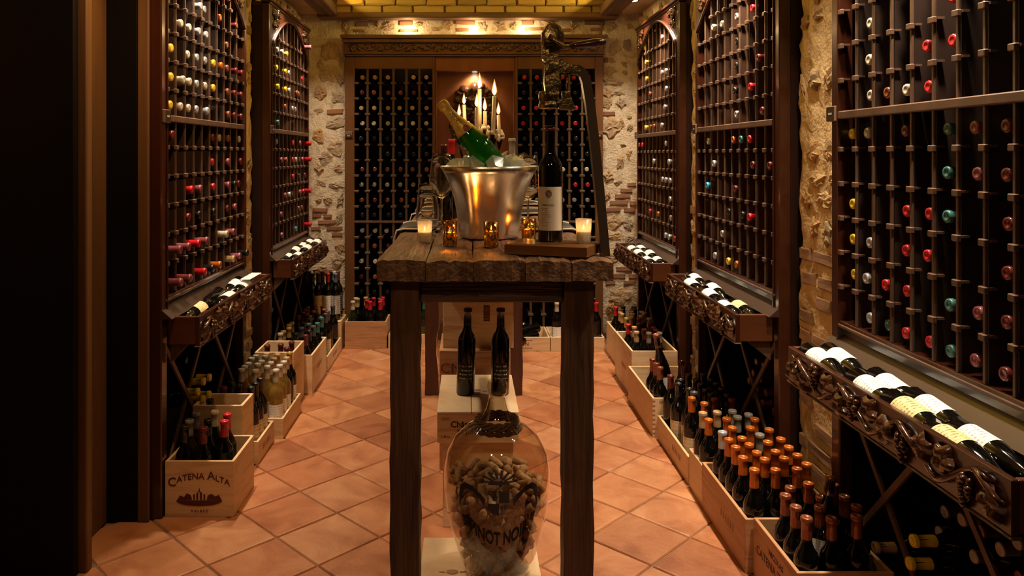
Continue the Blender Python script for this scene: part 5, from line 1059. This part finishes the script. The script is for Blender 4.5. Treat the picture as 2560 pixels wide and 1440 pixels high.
part('bowl', MB().lathe([(0,0.0),(0.020,0.0),(0.026,0.004),(0.037,0.028),(0.0415,0.055),(0.040,0.085),(0.034,0.125),(0.031,0.150),(0.030,0.150),(0.0325,0.125),(0.0385,0.085),(0.040,0.055),(0.0355,0.030),(0.024,0.008),(0,0.007)], 28, M=Matrix.Translation((X, 3.18, TZ+0.001))), M['clear'], o, False)
for x, d, cap, h, lb in ((1110,3.05,'maroon',1.04,'dark-capped wine bottle on the table left of the ice bucket'),(1129,3.26,'red',1.13,'red-capped wine bottle on the table behind the champagne'),(1280,3.22,'grey',1.14,'grey-capped wine bottle on the table right of the candles')):
    bottle(lb, ((x-CX)*d/F, d, TZ+0.001), (0,0,0), cap, h=h, n=20, group='wine bottles standing on the table')
# ---------------------------------------------------------------- candelabra with dripping wax
CAND = [('A',1199,222,318,3.12,0,1.0),('B',1236,240,338,2.98,-6,1.0),('C',1160,262,310,3.16,4,0.75),('D',1192,269,330,3.00,0,0.85),('E',1212,278,325,3.10,1,0.85),('F',1148,291,330,3.08,3,0.75),('G',1246,288,340,3.10,4,0.8)]
WHERE = {'A':'tallest','B':'second tallest, right','C':'upper left','D':'front middle','E':'middle, right of the tallest','F':'lowest left','G':'short, far right'}
cup_pts = []
for nm, x, y0, y1, d, lean_, fs in CAND:
    X1, _, z1 = P(x, y0, d); X0, _, z0 = P(x - lean_*-0.6, y1, d); r = 0.0085 if nm in 'ABD' else 0.0075
    t = thing('taper_candle', f'burning cream taper candle in the candelabra, {WHERE[nm]}', 'candle', (X0, d, z0), 'burning taper candles in the candelabra')
    part('wax', MB().tube([(X0, d, z0), (X0*0.5+X1*0.5, d, (z0+z1)/2), (X1, d, z1 - 0.002), (X1, d, z1)], lambda q: r*(1 - 0.12*q), 12), M['wax'], t)
    part('wick', MB().tube([(X1, d, z1-0.001), (X1, d, z1+0.008)], 0.0009, 5), M['wick'], t)
    fo = place('flame', flame_mesh(1.4*fs), t, (X1, d, z1 + 0.004)); obj('flame_halo', halo_mesh(1.4*fs), fo); lamp('POINT', 'taper_light', (X1, d, z1 + 0.035), 0.50*fs, (1.0,0.60,0.26), shadow_soft_size=0.008)
    cup_pts.append((X0, d, z0))
def candelabrum(label, cx_, cy_, cups):
    r = thing('candelabrum', label, 'candelabrum', (cx_, cy_, TZ + 0.001), 'wax-covered candelabra on the table')
    part('foot', MB().lathe([(0,0),(0.060,0),(0.062,0.006),(0.040,0.014),(0.014,0.026),(0.010,0.06),(0.014,0.07),(0.009,0.08),(0.009,0.17),(0.013,0.18),(0,0.19)], 20, M=Matrix.Translation((cx_, cy_, TZ+0.001))), M['iron'], r)
    for X0, d, z0 in cups:
        h = Vector((cx_, cy_, TZ + 0.13)); e = Vector((X0, d, z0 - 0.052)); m1 = h.lerp(e, 0.45) - Vector((0,0,0.04)); m2 = h.lerp(e, 0.9) - Vector((0,0,0.02))
        a = part('arm', MB().tube([h, h.lerp(m1, 0.6), m1, m2, e], 0.005, 8), M['iron'], r)
        part('cup', MB().lathe([(0,-0.055),(0.005,-0.050),(0.009,-0.035),(0.015,-0.012),(0.017,0.0),(0.015,0.002),(0,-0.004)], 14, M=Matrix.Translation((X0, d, z0))), M['iron'], r)
        mb = MB(); rnd = random.Random(int(X0*1000))
        for k in range(12):
            an = k*0.9; mb.ball((X0 + 0.013*math.cos(an), d + 0.013*math.sin(an), z0 + rnd.uniform(-0.012, 0.012)), rnd.uniform(0.006, 0.010), 7, 5, sc_=(1,1,rnd.uniform(1.0,2.0)))
        part('wax_drips', mb, M['drip'], r)
candelabrum('black iron candelabrum caked with wax behind the champagne bottle', 0.035, 3.12, [c for c, k in zip(cup_pts, CAND) if k[0] in 'ACEF'])
candelabrum('black iron candelabrum with dripping wax on the right behind the bucket', 0.100, 2.97, [c for c, k in zip(cup_pts, CAND) if k[0] in 'BDG'])
# ================================================================ below the table
cF = crate('F1', 'flat pale crate on the floor under the glass demijohn', -0.138, 0.208, 1.99, 2.355, 0.090, lid=True, name='wooden_crate', group='crates stacked below the table')
flat('lid_stamp', [ell(0,0,0.018,0.012,14), [(-0.04,0.0),(-0.022,0.004),(-0.022,-0.004)], [(0.04,0.0),(0.022,0.004),(0.022,-0.004)]], cF, (-0.045, 2.16, 0.1000), 'inkb', (RAD(-90),0,0))
crate('F2', 'upright crate supporting the box lettered Château St Julien', -0.088, 0.158, 2.62, 3.02, 0.300, group='crates stacked below the table')
c3 = crate('F3', 'flat box lettered Château St Julien carrying two black bottles', -0.107, 0.176, 2.60, 3.04, 0.098, z0=0.301, lid=True, group='crates stacked below the table')
lettering('Château', 0.030, c3, (-0.010, 2.5993, 0.364), 'near', 'inkk', bold=0.0005); lettering('ST JULIEN', 0.022, c3, (0.010, 2.5993, 0.338), 'near', 'inkk', bold=0.0004); lettering('CRD', 0.014, c3, (-0.078, 2.5993, 0.383), 'near', 'inkb'); lettering('6 Btles', 0.012, c3, (-0.078, 2.5993, 0.322), 'near', 'inkb')
flat('lid_stamp', [ell(0,0,0.014,0.009,14), ell(0,-0.03,0.012,0.004,12), ell(0,-0.05,0.010,0.006,12), [(0.02,-0.012),(0.04,-0.012),(0.04,-0.016),(0.02,-0.016)]], c3, (0.035, 2.84, 0.4087), 'inkb', (RAD(-90),0,0))
crate('F4', 'brown crate lettered CM behind the box of two black bottles', -0.118, 0.175, 3.10, 3.40, 0.245, mat='pined', lid=True, group='crates stacked below the table')
c5 = crate('F5', 'second brown crate lettered CM stacked behind the black bottles', -0.118, 0.175, 3.10, 3.40, 0.225, z0=0.2555, mat='pined', lid=True, group='crates stacked below the table')
lettering('CM', 0.060, c5, (-0.070, 3.0993, 0.415), 'near', 'ink', bold=-0.001)
c6 = crate('F6', 'pale crate standing upright on the brown crates below the table', -0.105, 0.190, 3.14, 3.36, 0.330, z0=0.490, lid=True, group='crates stacked below the table')
flat('paper_stamp', [[(-0.013,-0.033),(0.013,-0.033),(0.013,0.033),(-0.013,0.033)]], c6, (0.078, 3.1393, 0.635), 'ink', (0,0,0)); flat('stamp_lines', [[(-0.010,-0.028+k*0.0065),(0.010,-0.028+k*0.0065),(0.010,-0.0255+k*0.0065),(-0.010,-0.0255+k*0.0065)] for k in range(9)], c6, (0.078, 3.1385, 0.635), 'inkb', (0,0,0))
for nm, x, tx, lb in (('l', 1163, 1170, 'left of two black wine bottles standing on the Château box'), ('r', 1250, 1252, 'right of two black wine bottles standing on the Château box')):
    d = 2.80; X0 = (x-CX)*d/F; X1 = (tx-CX)*d/F
    o = bottle(lb, (X0, d, 0.4085), (0, math.atan2(X1-X0, 0.315), 0), 'black', h=1.055, n=24, lab='blacklab', group='two black bottles on the Château box', lz=(0.060,0.115,45))
# glass demijohn with corks
JX, JY, JZ = 0.084, 2.19, 0.0995
dj = thing('demijohn', 'big clear glass demijohn lettered PINOT NOIR half full of corks', 'demijohn', (JX, JY, JZ))
JP = [(0,0.0),(0.085,0.0),(0.098,0.006),(0.108,0.03),(0.126,0.09),(0.146,0.17),(0.154,0.235),(0.153,0.29),(0.144,0.335),(0.120,0.378),(0.085,0.408),(0.055,0.425),(0.040,0.440),(0.030,0.462),(0.024,0.488),(0.022,0.500),(0.027,0.503),(0.029,0.510),(0.029,0.530),(0.025,0.541)]
part('jar', MB().lathe(JP, 48, M=Matrix.Translation((JX, JY, JZ))), M['jar'], dj)
def jr(z):
    for (r0, z0), (r1, z1) in zip(JP[1:], JP[2:]):
        if z0 <= z <= z1: return r0 + (r1-r0)*(z-z0)/max(1e-6, z1-z0)
    return 0.02
mbr = MB()
for k, (rr, zz) in enumerate(((0.061,0.418),(0.067,0.407),(0.058,0.428))):
    for st in (0, 1): mbr.tube([((rr + 0.004*math.cos(i*0.75 + st*math.pi))*math.cos(i*2*math.pi/64) + JX, (rr + 0.004*math.cos(i*0.75 + st*math.pi))*math.sin(i*2*math.pi/64) + JY, JZ + zz + 0.004*math.sin(i*0.75 + st*math.pi)) for i in range(64)], 0.0048, 6, closed=True)
part('rope_collar', mbr, M['rope'], dj)
def on_jar(x, z, off=0.0012):
    r = jr(z) + off; a = x / 0.150; return Vector((r*math.sin(a), -r*math.cos(a), z))
def jar_print(name, polys, zc):
    bm = bmesh.new()
    for p_ in polys: bm.faces.new([bm.verts.new((x, 0, z)) for x, z in p_])
    for axis, stp in ((0, 0.012), (2, 0.012)):
        for k in range(-12, 13):
            co = (k*stp, 0, 0) if axis == 0 else (0, 0, k*stp); no = (1,0,0) if axis == 0 else (0,0,1)
            bmesh.ops.bisect_plane(bm, geom=bm.verts[:]+bm.edges[:]+bm.faces[:], plane_co=co, plane_no=no)
    for v in bm.verts: v.co = on_jar(v.co.x, zc + v.co.z)
    me = bpy.data.meshes.new(name); bm.to_mesh(me); bm.free(); me.materials.append(M['inkk']); obj(name, me, dj)
me = text_mesh('PINOT NOIR', 0.052, bold=0.0016); me.materials.clear(); me.materials.append(M['inkk'])
for v in me.vertices: v.co = on_jar(v.co.x*0.57, 0.150 + 1.05*v.co.y + 1.6*v.co.x**2)
obj('painted_lettering', me, dj)
jar_print('painted_shield', [[(0.0,0.03),(0.028,0.03),(0.028,0.0),(0.0,0.0)], [(-0.028,-0.002),(0.0,-0.002),(0.0,-0.036),(-0.016,-0.030),(-0.028,-0.020)], [(-0.030,0.032),(0.030,0.032),(0.030,0.030),(-0.030,0.030)], [(-0.030,0.03),(-0.028,0.03),(-0.028,-0.02),(-0.030,-0.02)], [(0.006,-0.006),(0.010,-0.006),(0.010,-0.018),(0.006,-0.018)], [(0.014,-0.006),(0.018,-0.006),(0.018,-0.018),(0.014,-0.018)], [(-0.018,0.006),(-0.010,0.006),(-0.014,0.020)]], 0.255)
sw = []
for s_ in (-1, 1):
    outer = [(0.036,0.005),(0.050,0.020),(0.075,0.036),(0.098,0.040),(0.112,0.030),(0.116,0.0),(0.112,-0.030)]; inner = [(0.106,-0.002),(0.100,0.020),(0.088,0.026),(0.070,0.020),(0.052,0.004),(0.040,-0.012)]
    pts = [(s_*x, z) for x, z in outer + inner]; sw.append(pts if s_ > 0 else pts[::-1])
    cu = [(0.120,0.018),(0.126,0.012),(0.122,-0.006),(0.128,-0.018),(0.126,-0.006),(0.131,0.008),(0.126,0.020)]; pts = [(s_*x, z) for x, z in cu]; sw.append(pts if s_ > 0 else pts[::-1])
jar_print('painted_scroll', sw[:2], 0.258); jar_print('painted_scroll', sw[2:], 0.258)
mbp = [[(0.018*math.cos(RAD(a-7)), 0.012*math.sin(RAD(a-7))), (0.052*math.cos(RAD(a-5)), 0.034*math.sin(RAD(a-5))), (0.052*math.cos(RAD(a+5)), 0.034*math.sin(RAD(a+5))), (0.018*math.cos(RAD(a+7)), 0.012*math.sin(RAD(a+7)))][::-1] for a in range(10, 180, 23)]
jar_print('painted_crown', mbp + [[(-0.030,-0.004),(-0.026,0.006),(0.026,0.006),(0.030,-0.004)]], 0.306)
CORK = [cached(('cork', k), lambda k=k: MB().lathe([(0,-0.0225),(0.0105,-0.0225),(0.0115,-0.021),(0.0115,0.021),(0.0105,0.0225),(0,0.0225)], 10).mesh('cork', M['cork'])) for k in range(2)]
rnd = random.Random(5); placed = []; z = 0.016; layer = 0
while z < 0.262 and len(placed) < 290:
    tries = 0; rmax = jr(z) - 0.026
    while tries < 120:
        tries += 1; a = rnd.uniform(0, 6.283); rr = rmax * math.sqrt(rnd.uniform(0.25 if z < 0.22 else 0.0, 1)); p_ = (rr*math.cos(a), rr*math.sin(a), z + rnd.uniform(-0.004, 0.004))
        if all((p_[0]-q_[0])**2 + (p_[1]-q_[1])**2 + 1.6*(p_[2]-q_[2])**2 > 0.0285**2 for q_ in placed[-70:]):
            placed.append(p_)
            o = obj('cork', CORK[0], None, (JX + p_[0], JY + p_[1], JZ + p_[2] + 0.006), (rnd.uniform(0.4,2.6), rnd.uniform(-0.9,0.9), rnd.uniform(0,6.28))); tag(o, 'wine cork lying among the other corks in the glass demijohn', 'cork', 'corks in the demijohn'); ORG[o.name] = (0,0,0)
    z += 0.0235
# a second demijohn far under the table
o = thing('demijohn', 'second glass demijohn behind the crates far under the table', 'demijohn', (0.012, 3.72, 0.001))
part('jar', MB().lathe([(r*1.10, z_*1.35) for r, z_ in JP], 40, M=Matrix.Translation((0.012, 3.72, 0.001))), M['jar'], o)
